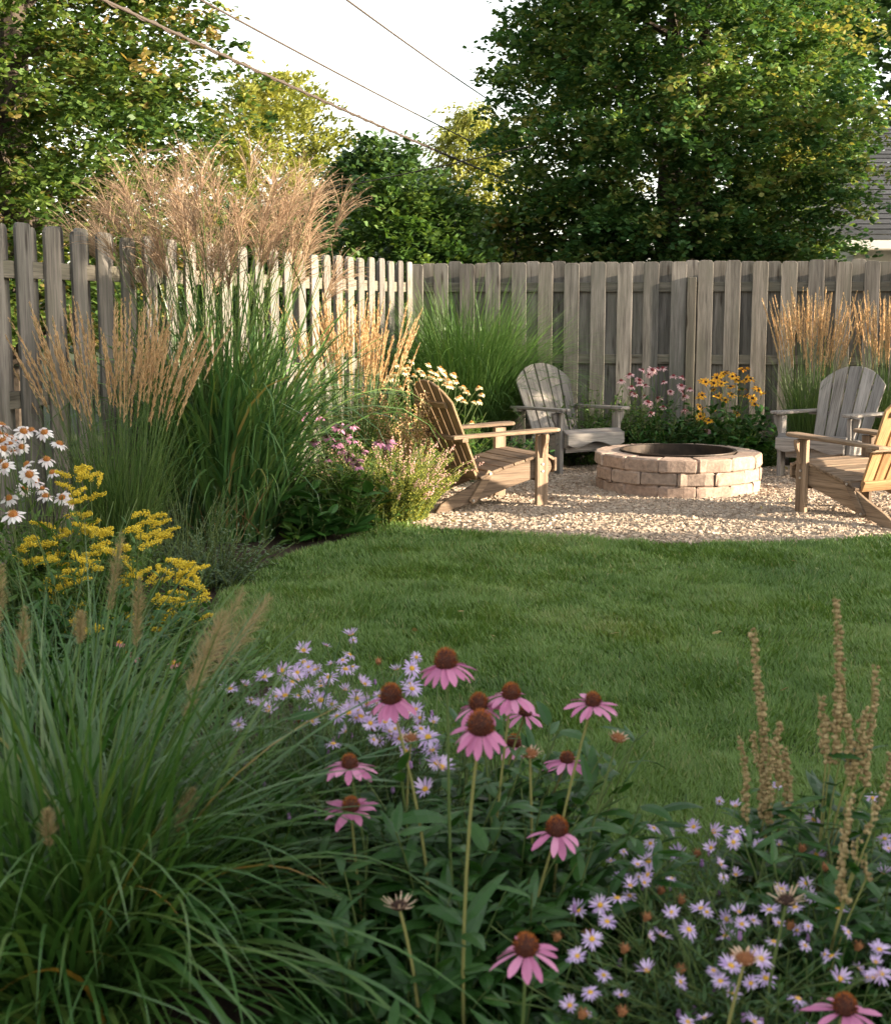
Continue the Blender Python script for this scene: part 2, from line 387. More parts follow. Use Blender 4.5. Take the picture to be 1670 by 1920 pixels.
def gravel():
    N = 140000
    r = CIR[2] * np.sqrt(RNG.random(N)); a = RNG.random(N) * 2 * np.pi
    x, y = CIR[0] + r * np.cos(a) + RNG.normal(size=N) * .012, CIR[1] + r * np.sin(a)
    k = (y < 12.1) & (np.abs(x) < .36 * y + .1) & (np.hypot(x - 1.81, y - 10.56) > .55); x, y = x[k], y[k]; n = len(x)
    s = .0055 + .0075 * RNG.random(n) ** 1.8
    cube = np.array([(i, j, l) for i in (-1, 1) for j in (-1, 1) for l in (-1, 1)], float)
    V = cube[None] * (1 + .38 * RNG.normal(size=(n, 8, 3)).clip(-1.4, 1.4)) * s[:, None, None] * np.array((1.15, .95, .62))
    q = RNG.normal(size=(n, 3)) * .7; q[:, 2] = RNG.random(n) * 6.3
    cz, sz = np.cos(q[:, 2]), np.sin(q[:, 2]); cx, sx = np.cos(q[:, 0]), np.sin(q[:, 0])
    Z = np.zeros(n); O = np.ones(n)
    Rz = np.stack([np.stack([cz, -sz, Z], 1), np.stack([sz, cz, Z], 1), np.stack([Z, Z, O], 1)], 1)
    Rx = np.stack([np.stack([O, Z, Z], 1), np.stack([Z, cx, -sx], 1), np.stack([Z, sx, cx], 1)], 1)
    V = np.einsum('nij,nkj->nki', Rz @ Rx, V)
    zz = .006 + .010 * RNG.random(n) + .009 * nz(x, y, 2.2) + .005
    V += np.stack([x, y, zz], 1)[:, None]
    q4 = np.array([(0, 1, 3, 2), (4, 6, 7, 5), (0, 4, 5, 1), (2, 3, 7, 6), (0, 2, 6, 4), (1, 5, 7, 3)])
    mb = MB(); mb.add(V, (np.arange(n)[:, None, None] * 8 + q4[None]).reshape(-1, 4), np.repeat(RNG.random(n), 6))
    o = mb.build('gravel_stones', M_STONE); tag(o, 'pale pinkish crushed stone gravel spread round the fire pit', 'gravel', kind='stuff')
gravel()

# ------------------------------------------------------------------ fences
FC = np.array((-.342, 13.43)); FL = np.array((-2.27, 7.18)); FB = np.array((.988, -.156))
T_TOP = 1.845
def fence(P0, d, n, yard, length, pitch, name, label, post_every, off=0.0, post_front=None):
    d = np.asarray(d, float) / np.linalg.norm(d); yard = np.asarray(yard, float)
    root = thing(name, label, 'fence', (P0[0], P0[1], 0))
    X = np.array((d[0], d[1], 0)); Z = np.array((0, 0, 1.)); Nn = np.array((yard[0], yard[1], 0))
    O = np.array((P0[0], P0[1], 0.))
    front, back = MB(), MB()
    bw = .141
    def board(mb, s, depth, w_, hh):
        e = .028
        lean = RNG.normal() * .004
        poly = [(-w_ / 2, 0.02), (w_ / 2, .02), (w_ / 2 + lean, hh - e), (w_ / 2 - e * .45 + lean, hh - .006), (w_ / 2 - e + lean, hh), (-w_ / 2 + e + lean, hh), (-w_ / 2 + e * .45 + lean, hh - .006), (-w_ / 2 + lean, hh - e)]
        # poly x along fence, y up, extruded towards the yard
        tw = RNG.normal() * .012
        x2 = X * math.cos(tw) + Nn * math.sin(tw); n2 = np.cross(x2, Z)
        if n2 @ Nn < 0: n2 = -n2
        prism(mb, poly, .019, basis(O + X * s + Nn * depth - np.array((0, 0, 0)), x2, Z, n2), grain=1, ch=.0025)
    for k in range(n):
        s = off + k * pitch
        if s > length: break
        board(front, s, .021 + RNG.random() * .003, bw + RNG.normal() * .002, T_TOP + RNG.normal() * .007)
        s2 = s + pitch / 2
        board(back, s2, -.040 - RNG.random() * .003, bw + RNG.normal() * .002, T_TOP + RNG.normal() * .008)
    f = front.build('picket_panel', M_FENCE, root, loc=None); b = back.build('backing_panel', M_FENCE, root)
    for o in (f, b): o.matrix_parent_inverse = Matrix.Translation((-P0[0], -P0[1], 0))
    for zr in (.25, .93, 1.61):
        r = MB(); prism(r, [(0, -.045), (length, -.045), (length, .045), (0, .045)], .038, basis(O + Nn * -.0185 + Z * zr, X, Z, Nn), grain=0, rnd=RNG.random())
        q = r.build('rail', M_RAIL, root); q.matrix_parent_inverse = Matrix.Translation((-P0[0], -P0[1], 0))
    s = .06
    while s < length:
        r = MB(); c = O + X * s + Nn * -.067 + Z * .9
        hh = 1.78
        prism(r, [(-.045, 0), (.045, 0), (.045, hh), (-.045, hh)], .088, basis(O + X * s + Nn * -.15, X, Z, Nn), grain=1, ch=.005)
        q = r.build('post', M_RAIL, root); q.matrix_parent_inverse = Matrix.Translation((-P0[0], -P0[1], 0))
        s += post_every
    if post_front is not None:
        r = MB(); prism(r, [(-.042, .0), (.042, .0), (.042, 1.70), (-.042, 1.70)], .05, basis(O + X * post_front + Nn * .0205, X, Z, Nn), grain=1, ch=.004)
        q = r.build('post', M_RAIL, root); q.matrix_parent_inverse = Matrix.Translation((-P0[0], -P0[1], 0))
    return root
dl = (FL - FC) / np.linalg.norm(FL - FC)
yl = np.array((-dl[1], dl[0])); yl = yl if yl[0] > 0 else -yl
fence(FC, dl, 80, yl, 11.5, .2635, 'wooden_fence', 'grey weathered wooden fence on the left, partly sunlit behind the tall plumed grass', 2.4, off=.125)
yb = np.array((FB[1], -FB[0])); yb = yb if yb[1] < 0 else -yb
fence(FC, FB, 60, yb, 9.0, .2515, 'wooden_fence', 'grey weathered wooden fence along the back, behind the fire pit and chairs', 2.4, off=.058, post_front=2.695)

# ------------------------------------------------------------------ fire pit
def fire_pit():
    cx, cyy = 1.81, 10.56
    root = thing('fire_pit', 'round fire pit of three courses of tan stone blocks on the gravel', 'fire pit', (cx, cyy, 0))
    nb, ro, ri, hb = 14, .63, .452, .102
    for k in range(3):
        mb = MB()
        for i in range(nb):
            da = 2 * math.pi / nb
            a = (i + .5 * (k % 2) + .13) * da
            g = .0022
            rr = ro + RNG.normal() * .004 - (.006 if k == 0 else 0)
            co, ci = rr / math.cos(da / 2) * .992, ri
            ha = da / 2
            # rounded trapezoid in plan, local frame: x radial, y tangential
            yo, yi = co * math.sin(ha) - g, ci * math.sin(ha) - g
            xo, xi = co * math.cos(ha), ci * math.cos(ha)
            c_ = .014
            poly = [(xi, -yi), (xo - c_, -yo + .002), (xo - c_ * .35, -yo + .004), (xo, -yo + c_ + .004), (xo + .004, -yo * .5), (xo + .005, yo * .4), (xo, yo - c_ - .004), (xo - c_ * .35, yo - .004), (xo - c_, yo - .002), (xi, yi)]
            poly = np.array(poly) + RNG.normal(size=(10, 2)) * .0022
            M = np.array(Matrix.Translation((0, 0, k * hb + .004)) @ Matrix.Rotation(a, 4, 'Z') @ Matrix.Rotation(RNG.normal() * .006, 4, 'X'))
            prism(mb, poly, hb - .003 + (RNG.random() * .003), M, 0, .009 + RNG.random() * .004, RNG.random(), 0, .0022)
        mb.build('block_course', M_BLOCK, root)
    mb = MB(); n = 64; a = np.arange(n) * 2 * math.pi / n
    prof = [(.425, .05), (.425, .322), (.45, .324), (.452, .317), (.436, .312), (.436, .05)]
    V = np.concatenate([np.stack([r * np.cos(a), r * np.sin(a), np.full(n, z)], 1) for r, z in prof])
    i = np.arange(n); j = (i + 1) % n
    q = np.concatenate([np.stack([k * n + i, k * n + j, (k + 1) * n + j, (k + 1) * n + i], 1) for k in range(len(prof) - 1)])
    mb.add(V, q[:, ::-1]); mb.build('steel_ring', M_PIT, root, smooth=False)
    mb = MB(); r_ = np.linspace(0, .43, 12)
    V = np.array([(r * math.cos(t), r * math.sin(t), .075 + .02 * float(nz(r * math.cos(t), r * math.sin(t), 9))) for r in r_ for t in a])
    q = np.concatenate([np.stack([k * n + i, (k + 1) * n + i, (k + 1) * n + j, k * n + j], 1) for k in range(11)])
    mb.add(V, q); mb.build('ash_bed', M_ASH, root, smooth=True)
fire_pit()

# ------------------------------------------------------------------ adirondack chairs
# local frame: +y the way the sitter faces, z up, origin on the ground under the seat
def yz(x0):      # plane y,z extruded along +x starting at x0
    return basis((x0, 0, 0), (0, 1, 0), (0, 0, 1), (1, 0, 0))
def xz(y0, th=0.0):   # plane x,z extruded along -y
    return basis((0, y0, 0), (1, 0, 0), (0, 0, 1), (0, -1, 0))
def make_chair(label, mats):
    wood, bk = mats
    t = thing('adirondack_chair', label, 'garden chair', group='adirondack chairs round the fire pit')
    HX = .262                                            # half distance between the rails
    rail = [(.475, .335), (.50, .275), (.47, .225), (.36, .205), (.15, .15), (-.10, .075), (-.22, .045), (-.31, .022), (-.38, .002), (-.43, .0), (-.438, .012),
            (-.40, .062), (-.34, .098), (-.27, .128), (-.18, .168), (-.07, .225), (.05, .268), (.2, .305), (.36, .345), (.44, .352)]
    for sx in (-1, 1):
        mb = MB(); prism(mb, rail, .028, yz(sx * HX - .014), 0, .004)
        o = mb.build('side_rail', wood, t)
        mb = MB(); prism(mb, [(-.035, .285), (.012, .262), (-.135, .058), (-.165, .055), (-.185, .078)], .016, yz(sx * (HX + .0225) - .008), 0, .004)
        mb.build('folding_strap', wood, t)
        for xa, xb, yy, zz in ((.0295, .038, -.02, .258), (.0295, .038, -.155, .078), (.050, .058, .395, .255), (.050, .058, .395, .305)):
            b = MB(); tubes(b, np.array([(sx * (HX + xa), yy, zz), (sx * (HX + xb), yy, zz)]), .0085, 8, cap=True); b.build('bolt', M_STEEL, o)
        mb = MB(); prism(mb, [(.35, 0), (.442, 0), (.442, .518), (.35, .518)], .034, yz(sx * (HX + .034) - .017), 1, .004)
        mb.build('front_leg', wood, t)
        # arm bracket: curved plate on the outside of the leg
        x0 = HX + .052
        br = [(0, 0), (.012, 0), (.016, .03), (.03, .075), (.05, .105), (.058, .14), (.058, .165), (0, .165)]
        mb = MB(); prism(mb, br, .03, basis((sx * x0, .411, .352), (sx, 0, 0), (0, 0, 1), (0, -1, 0)), 1, .003)
        mb.build('arm_bracket', wood, t)
        xa = HX + .042
        arm = [(-.055, .48), (-.04, .51), (.0, .525), (.045, .515), (.066, .48), (.068, .40), (.058, .25), (.045, .05), (.036, -.16), (.035, -.33), (-.035, -.33), (-.04, -.1), (-.05, .2), (-.058, .4)]
        poly = [(sx * (a_ + xa), b_) for a_, b_ in arm]
        mb = MB(); prism(mb, poly, .024, basis((0, 0, .519), (1, 0, 0), (0, math.cos(.03), .03), (0, -.03, 1)), 1, .005)
        mb.build('arm', wood, t)
    # seat of slats lying on the curved rails
    mb = MB(); ys = [-.055, .036, .127, .218, .309, .398]; top = lambda y: float(np.interp(y, [-.2, -.07, .05, .2, .36, .44], [.165, .225, .268, .305, .345, .352]))
    for y in ys:
        sl = (top(y + .04) - top(y - .04)) / .08; R = Matrix.Rotation(math.atan(sl), 3, 'X')
        box(mb, (0, y, top(y) + .012), (.585, .084, .021), R, 0, .004)
    R = Matrix.Rotation(-.55, 3, 'X'); box(mb, (0, .472, .350), (.585, .075, .021), R, 0, .004)
    mb.build('seat', wood, t)
    x = np.linspace(-.292, .292, 41)
    scal = .250 + .022 * np.sin((x / .292) * 1.5 * math.pi + math.pi / 2) * 1.0
    poly = [(x[0], .345), (x[-1], .345)] + list(zip(x[::-1], scal[::-1]))
    mb = MB(); prism(mb, poly, .021, xz(.527), 0, .003); mb.build('front_apron', wood, t)
    mb = MB(); prism(mb, [(-.248, .175), (.248, .175), (.248, .255), (-.248, .255)], .024, xz(.425), 0, .003); mb.build('front_stretcher', wood, t)
    # back: five fanned slats with a rounded top, leaning back
    lean = math.radians(25); B0 = np.array((0, -.085, .235)); U = np.array((0, -math.sin(lean), math.cos(lean))); Nn = np.array((0, math.cos(lean), math.sin(lean)))
    mb = MB(); ns = 5
    wb, wt, gap = .084, .112, .010
    arc = lambda xx: .735 - .16 * (abs(xx) / .30) ** 2.1
    for i in range(ns):
        k = i - 2
        xb0, xb1 = k * (wb + gap) - wb / 2, k * (wb + gap) + wb / 2
        f = lambda xb, v: xb * (1 + (wt / wb - 1) * v / .73)
        pts = [(xb0, 0), (xb1, 0)]
        tops = [xb1 + (xb0 - xb1) * q for q in np.linspace(0, 1, 7)]
        for xx in tops:
            v = arc(f(xx, .7)); pts.append((f(xx, v), v))
        prism(mb, pts, .019, basis(B0, (1, 0, 0), U, Nn), 1, .004)
    mb.build('backrest', bk, t)
    def cross(v, hw, hgt, name, off=-.024, y=None):
        m2 = MB(); prism(m2, [(-hw, v - hgt / 2), (hw, v - hgt / 2), (hw, v + hgt / 2), (-hw, v + hgt / 2)], .022, basis(B0 + Nn * off, (1, 0, 0), U, Nn), 0, .004); m2.build(name, bk, t)
    cross(.56, .225, .042, 'upper_crossbar'); cross(.02, .243, .075, 'lower_crossbar')
    m2 = MB(); yb = -.085 - math.sin(lean) * .315
    prism(m2, [(-.345, yb - .05), (.345, yb - .05), (.345, yb - .006), (-.345, yb - .006)], .03, basis((0, -.0, .488), (1, 0, 0), (0, 1, 0), (0, 0, 1)), 0, .004); m2.build('arm_crossbar', wood, t)
    return t
def place(t, legpx, legpy, side, face):
    """put the chair so that the front leg on `side` (-1 left, 1 right of the sitter) stands on the pixel; face = heading from +Y to +X"""
    t.rotation_euler.z = -face
    p = gnd(legpx, legpy); R = Matrix.Rotation(-face, 3, 'Z'); l = R @ Vector((side * .296, .396, 0))
    t.location = (p[0] - l.x, p[1] - l.y, 0.014)
R_ = math.radians
place(make_chair('brown wooden adirondack chair seen from behind beside the yellowish bush', (M_CHAIR, M_CHAIRB)), 1014, 953, 1, R_(62))
place(make_chair('grey weathered wooden adirondack chair facing forward between the big green grass mound and fire pit', (M_CHAIRG, M_CHAIRG)), 1047, 891, 1, R_(151))
place(make_chair('bluish grey wooden adirondack chair facing left in front of the tan feather grass', (M_CHAIRG, M_CHAIRG)), 1462, 898, 1, R_(219))
place(make_chair('wooden adirondack chair with orange-lit backrest seen from behind, cut off by the right edge', (M_CHAIR, M_CHAIRO)), 1500, 969, -1, R_(-28))

# ------------------------------------------------------------------ house beyond the fence; unseen house added on the sunny side for shade
M_SHINGLE = rndmat('grey roof shingles', [(0.033, 0.036, 0.040), (0.046, 0.049, 0.055), (0.055, 0.059, 0.066)], .9, 8, .3, .4)
M_SIDING = plain('beige lap siding', (.40, .36, .30), .7, 0, (.44, .40, .34), 2)
M_TRIM = plain('white painted trim', (.5, .49, .46), .5)
M_GLASS = plain('dark window glass', (.02, .025, .03), .08)
M_DOOR = plain('grey door paint', (.2, .22, .24), .5)
def house(name, label, x0, x1, y0, y1, eave, ridge, axis='x', ov=.4):
    """gabled house; the ridge runs along `axis`"""
    t = thing(name, label, 'house', ((x0 + x1) / 2, (y0 + y1) / 2, 0)); loc = ((x0 + x1) / 2, (y0 + y1) / 2, 0)
    mb = MB(); nl = int(eave / .13)
    for k in range(nl):                                  # lap boards: each course leans out a little at its foot
        z0, z1 = k * .13, (k + 1) * .13
        for (ax, ay, bx, by) in ((x0, y0, x1, y0), (x1, y0, x1, y1), (x1, y1, x0, y1), (x0, y1, x0, y0)):
            d = np.array((bx - ax, by - ay)); d = d / np.linalg.norm(d); nn = np.array((d[1], -d[0])) * .014
            mb.add([(ax + nn[0], ay + nn[1], z0), (bx + nn[0], by + nn[1], z0), (bx, by, z1), (ax, ay, z1)], [[0, 1, 2, 3]], RNG.random())
    if axis == 'x':
        ym = (y0 + y1) / 2
        for xx in (x0, x1): mb.add([(xx, y0, eave), (xx, y1, eave), (xx, ym, ridge)], [[0, 1, 2]])
    else:
        xm = (x0 + x1) / 2
        for yy in (y0, y1): mb.add([(x0, yy, eave), (x1, yy, eave), (xm, yy, ridge)], [[0, 1, 2]])
    mb.build('wall', M_SIDING, t, loc=loc)
    mb = MB()
    for sd in (-1, 1):
        half = ((y1 - y0) if axis == 'x' else (x1 - x0)) / 2; L0 = ((x0, x1) if axis == 'x' else (y0, y1))
        slope = (ridge - eave) / half; run = half + ov; nr = int(run / .16)
        mid = ((y0 + y1) if axis == 'x' else (x0 + x1)) / 2
        for k in range(nr):
            a, b = run * k / nr, run * (k + 1) / nr; lift = .014
            za, zb = ridge - slope * a + .05, ridge - slope * b + .05 + lift
            n = int((L0[1] - L0[0]) / .9) + 1; xs = np.linspace(L0[0] - .3, L0[1] + .3, n + 1)
            for i in range(n):
                q = [(xs[i], mid + sd * a, za), (xs[i + 1], mid + sd * a, za), (xs[i + 1], mid + sd * b, zb), (xs[i], mid + sd * b, zb)]
                if axis != 'x': q = [(v[1], v[0], v[2]) for v in q]
                mb.add(q, [[0, 1, 2, 3]], RNG.random())
    mb.build('roof', M_SHINGLE, t, loc=loc)
    for sd in (-1, 1):
        half = ((y1 - y0) if axis == 'x' else (x1 - x0)) / 2; mid = ((y0 + y1) if axis == 'x' else (x0 + x1)) / 2
        slope = (ridge - eave) / half; L0 = ((x0, x1) if axis == 'x' else (y0, y1)); zz = eave - slope * ov - .02; p = mid + sd * (half + ov + .05)
        mb = MB()
        if axis == 'x': box(mb, ((L0[0] + L0[1]) / 2, p, zz), (L0[1] - L0[0] + .6, .11, .13))
        else: box(mb, (p, (L0[0] + L0[1]) / 2, zz), (.11, L0[1] - L0[0] + .6, .13))
        mb.build('gutter', M_TRIM, t, loc=loc)
    def window(cx, cyy, z0, ww, hh, nx, ny):
        f = MB(); R = Matrix(((-ny, nx, 0), (nx, ny, 0), (0, 0, 1))); R = Matrix(((-ny, nx, 0), (nx, ny, 0), (0, 0, 1)))
        X = np.array((-ny, nx, 0)); N_ = np.array((nx, ny, 0)); Z = np.array((0, 0, 1.)); O = np.array((cx, cyy, z0))
        for a, b, c, d in ((-ww / 2 - .08, -.08, ww / 2 + .08, 0), (-ww / 2 - .08, hh, ww / 2 + .08, hh + .08), (-ww / 2 - .08, 0, -ww / 2, hh), (ww / 2, 0, ww / 2 + .08, hh), (-.02, 0, .02, hh)):
            prism(f, [(a, b), (c, b), (c, d), (a, d)], .05, basis(O + N_ * .02, X, Z, np.cross(X, Z) if np.cross(X, Z) @ N_ > 0 else -np.cross(X, Z)), 0, .004)
        o = f.build('window', M_TRIM, t, loc=loc)
        g = MB(); g.add([O + X * a + Z * b + N_ * .03 for a, b in ((-ww / 2, 0), (ww / 2, 0), (ww / 2, hh), (-ww / 2, hh))], [[0, 1, 2, 3]]); g.build('pane', M_GLASS, o)
    return t, window
hs, win = house('house', 'beige sided house with grey shingle roof behind the back fence', 6.35, 17, 21.5, 29, 2.6, 4.6)
for xx in (9.2, 13.5): win(xx, 21.5, 1.0, 1.2, 1.1, 0, -1)
h2, win2 = house('house', 'long sided house added out of view at right to shade the lawn', 7.6, 15, -9, 4.8, 2.8, 4.7, 'y')  # unseen house added so its shadow covers the foreground lawn
for yy in (-5.5, -1.0, 3.6): win2(7.6, yy, 1.0, 1.3, 1.15, -1, 0)

# ------------------------------------------------------------------ trees
def crown_pts(rng, n, cx, cyy, z0, z1, rfun, inner=.25):
    """spray roots inside an envelope; rfun(t, angle) gives the radius"""
    t = rng.random(n); a = rng.random(n) * 2 * np.pi
    R = rfun(t, a); k = np.sqrt(inner ** 2 + (1 - inner ** 2) * rng.random(n)) * (1 - .12 * rng.random(n))
    return np.stack([cx + R * k * np.cos(a), cyy + R * k * np.sin(a), z0 + (z1 - z0) * t], 1), a, t, k
def tree(name, label, cx, cyy, z0, z1, rfun, nspray, nleaf, leafL, mat, seed, trunk_r=.14, spray=.55, spread=.11, prof='maple', th=(.5, 1.6), droop=(.2, 1.0), limbs=34, inner=.25, trunks=1, group=None, up=.25, K=3, wr=.8):
    rng = np.random.default_rng(seed)
    root = thing(name, label, 'tree', (cx, cyy, 0), group=group)
    P, a, t, k = crown_pts(rng, nspray, cx, cyy, z0, z1, rfun, inner)
    # trunk and limbs
    mb = MB()
    for q in range(trunks):
        zz = np.linspace(0, 1, 9); hz = z0 + (z1 - z0) * .88
        off = rng.normal(size=2) * (.0 if trunks == 1 else .28)
        path = np.stack([cx + off[0] * (.3 + zz) + .12 * np.sin(3 * zz + q + seed), cyy + off[1] * (.3 + zz) + .1 * np.cos(2.6 * zz + q), zz * hz], 1)
        tubes(mb, path, trunk_r * (1.15 - .98 * zz) * (1 if q == 0 else .8), 9)
    pick = rng.choice(nspray, min(limbs, nspray), replace=False)
    for i in pick:
        e = P[i]; hz = max(.5, e[2] - (.25 + .45 * rng.random()) * np.hypot(e[0] - cx, e[1] - cyy) * 1.1)
        s0 = np.array((cx + rng.normal() * .03, cyy + rng.normal() * .03, hz)); u = np.linspace(0, 1, 6)[:, None]
        path = s0 + (e - s0) * u + np.array((0, 0, 1)) * (np.sin(u * np.pi) * .12 * np.linalg.norm(e - s0)) + rng.normal(size=(6, 3)) * .03 * u
        tubes(mb, path, np.linspace(trunk_r * .33, .007, 6), 5)
    mb.build('trunk', M_BARK, root, loc=(cx, cyy, 0))
    # sprays of leaves
    mb = MB()
    n = nspray * nleaf
    sa = a + rng.normal(size=nspray) * .6; el = up + rng.normal(size=nspray) * .35
    sd = np.stack([np.cos(sa) * np.cos(el), np.sin(sa) * np.cos(el), np.sin(el)], 1)
    sl_ = spray * (.6 + .8 * rng.random(nspray))
    u = rng.random((nspray, nleaf)); 
    q = P[:, None] + sd[:, None] * (u * sl_[:, None])[..., None] - np.array((0, 0, 1.)) * (u ** 2 * sl_[:, None] * .25)[..., None]
    q = q + rng.normal(size=(nspray, nleaf, 3)) * (spread * (1.15 - .8 * u))[..., None] * np.array((1, 1, .75))
    az = (sa[:, None] + rng.normal(size=(nspray, nleaf)) * 1.0).ravel()
    rn = np.clip(.5 + .28 * rng.normal(size=(nspray, 1)) * .8 + .16 * rng.normal(size=(nspray, nleaf)), 0, 1).ravel()
    blades(mb, q.reshape(-1, 3), az, th[0] + (th[1] - th[0]) * rng.random(n), droop[0] + (droop[1] - droop[0]) * rng.random(n), leafL * (.65 + .6 * rng.random(n)), leafL * wr * (.7 + .5 * rng.random(n)), K=K, prof=prof, rnd=rn, roll=rng.normal(size=n) * .5)
    mb.build('crown', mat, root, loc=(cx, cyy, 0))
    return root
def prof_r(R, pts, wob=.14, k=0):
    ts, rs = zip(*pts)
    return lambda t, a: R * np.interp(t, ts, rs) * (1 + wob * np.sin(3 * a + 9 * t + k) + wob * .8 * np.sin(5 * a - 13 * t + 2 * k) + wob * .5 * np.sin(11 * t + 2 * a + k))
M_MAPLE = leafmat('maple leaf', [(0.029, 0.066, 0.016), (0.053, 0.103, 0.024), (0.082, 0.139, 0.031), (0.132, 0.172, 0.039), (0.251, 0.184, 0.066)], .36, .5, .2)
M_MAPLED = leafmat('dark maple leaf', [(0.029, 0.075, 0.022), (0.046, 0.110, 0.031), (0.076, 0.147, 0.041), (0.133, 0.199, 0.053), (0.268, 0.251, 0.078)], .36, .5, .22)
M_GOLD = leafmat('yellow green leaf', [(0.160, 0.188, 0.041), (0.244, 0.263, 0.056), (0.319, 0.309, 0.085)], .4, .5, .3)
M_DARKL = leafmat('dark tree leaf', [(0.028, 0.067, 0.024), (0.047, 0.099, 0.029), (0.090, 0.147, 0.040)], .28, .5, .3)
M_SHRUBL = leafmat('fresh shrub leaf', [(0.038, 0.090, 0.021), (0.068, 0.135, 0.030), (0.128, 0.188, 0.045)], .34, .45, .35)
big = prof_r(2.5, [(0, .48), (.12, .66), (.2, .84), (.3, 1.0), (.45, .92), (.55, .82), (.8, .5), (1, .1)], .06, 1.0)
tree('maple_tree', 'large dense dark green maple rising behind the back fence on the right', 3.42, 20.0, .9, 10.6, big, 2700, 88, .096, M_MAPLED, 11, .17, .75, .115, th=(.7, 1.9), limbs=60, inner=.3, trunks=3)
lf = prof_r(2.0, [(0, .75), (.15, .92), (.4, 1.0), (.65, .92), (.85, .65), (1, .2)], .08, 4.0)
tree('maple_tree', 'tall sunlit maple with yellow green leaf clusters behind the left fence', -4.75, 15.2, 1.0, 8.8, lf, 1750, 84, .088, M_MAPLE, 12, .24, .75, .10, th=(.7, 1.9), limbs=46, inner=.35)
mid = prof_r(1.85, [(0, .35), (.25, .8), (.55, 1.0), (.8, .75), (1, .15)], .18, 2.0)
tree('young_tree', 'small open yellow green tree with bare branches showing, left of the wires', -3.95, 32.0, 1.0, 6.3, mid, 620, 46, .15, M_GOLD, 13, .09, .95, .13, prof='lance', th=(.4, 1.5), limbs=40, inner=.2, up=.6, K=3, wr=.42)
dk = prof_r(1.25, [(0, .8), (.4, 1.05), (.75, .85), (1, .3)], .12, .5)
tree('bushy_tree', 'round dark green tree behind the fence corner, under the lowest wire', -1.2, 25.5, 0.2, 4.25, dk, 560, 44, .13, M_DARKL, 14, .1, .5, .14, limbs=10)
wl = prof_r(.95, [(0, .6), (.3, 1.0), (.6, .9), (.85, .5), (1, .12)], .12, 3.0)
tree('golden_tree', 'golden sunlit weeping tree between the dark round tree and the large maple', .55, 27.5, .3, 5.3, wl, 560, 44, .13, M_GOLD, 15, .1, .7, .10, prof='lance', th=(1.4, 2.6), droop=(.1, .6), limbs=16, up=-.4, wr=.35)
sh = prof_r(1.15, [(0, .9), (.35, 1.0), (.7, .8), (1, .25)], .14, 5.0)
tree('leafy_shrub', 'fresh green broad shrub with yellow lit top just behind the fence corner', -.5, 18.6, .0, 3.0, sh, 500, 60, .09, M_SHRUBL, 16, .06, .5, .12, limbs=10)
sh2 = prof_r(1.0, [(0, .9), (.35, 1.0), (.7, .8), (1, .3)], .14, 7.0)
tree('leafy_shrub', 'yellow tinged shrub between the fresh green shrub and the large maple', .95, 20.5, .0, 2.9, sh2, 360, 44, .105, M_MAPLE, 17, .06, .5, .12, limbs=10)
tree('leafy_shrub', 'dark shrub behind the tall plumed grass and left fence', -2.35, 18.0, .0, 2.6, prof_r(1.25, [(0, .9), (.5, 1.0), (1, .35)], .14, 8.0), 380, 42, .11, M_DARKL, 18, .06, .5, .12, limbs=8)
rt = prof_r(1.7, [(0, .6), (.3, 1.0), (.7, .85), (1, .2)], .15, 6.0)
tree('tall_tree', 'greyish green tree at the right edge behind the house roof', 9.9, 31.0, 3.0, 10.8, rt, 420, 34, .22, M_DARKL, 19, .16, .9, .16, limbs=30)
def far_trees():
    mb = MB(); n = 26000; a = RNG.random(n)
    x = -34 + 62 * a; top = 3.0 + 1.3 * nz(x, x * 0, .35) + .8 * nz(x, x * 0, 1.3, 2)
    P = np.stack([x, 44 + RNG.random(n) * 5, top * RNG.random(n) ** .8], 1)
    blades(mb, P, RNG.random(n) * 6.3, .6 + 1.2 * RNG.random(n), .5, .42, .32, K=2, prof='oval')
    tag(mb.build('far_woods', M_DARKL), 'dark line of far trees low behind all the gardens', 'woods', kind='stuff')
far_trees()
# unseen trees added on the sunny side to shade the garden and left fence
tree('added_shade_cedar', 'broad dark cedar added out of view to shade the back of the garden', 8.7, 13.4, .1, 4.5, prof_r(1.5, [(0, 1), (.3, .95), (.7, .6), (1, .08)], .08, 1), 520, 30, .2, M_DARKL, 21, .12, .5, .15, limbs=8)
tree('added_shade_cedar', 'second dark cedar added out of view to shade the back chairs', 8.9, 10.05, .1, 3.3, prof_r(.95, [(0, 1), (.3, .9), (.7, .6), (1, .08)], .08, 2), 150, 20, .16, M_DARKL, 22, .1, .5, .15, limbs=8)
tree('added_shade_cedar', 'third dark cedar added out of view for shade beyond the back fence', 9.4, 16.6, .1, 5.0, prof_r(1.9, [(0, 1), (.3, .95), (.7, .6), (1, .08)], .08, 3), 560, 30, .2, M_DARKL, 23, .12, .5, .15, limbs=8)

tree('added_shade_tree', 'tall round tree added out of view to shade the leftmost fence boards', 14.5, 1.75, 1.8, 8.5, prof_r(2.2, [(0, .8), (.3, 1.0), (.7, .8), (1, .2)], .08, 9), 900, 40, .22, M_DARKL, 24, .16, .5, .15, limbs=10)  # added out of view so its shadow falls on the leftmost boards

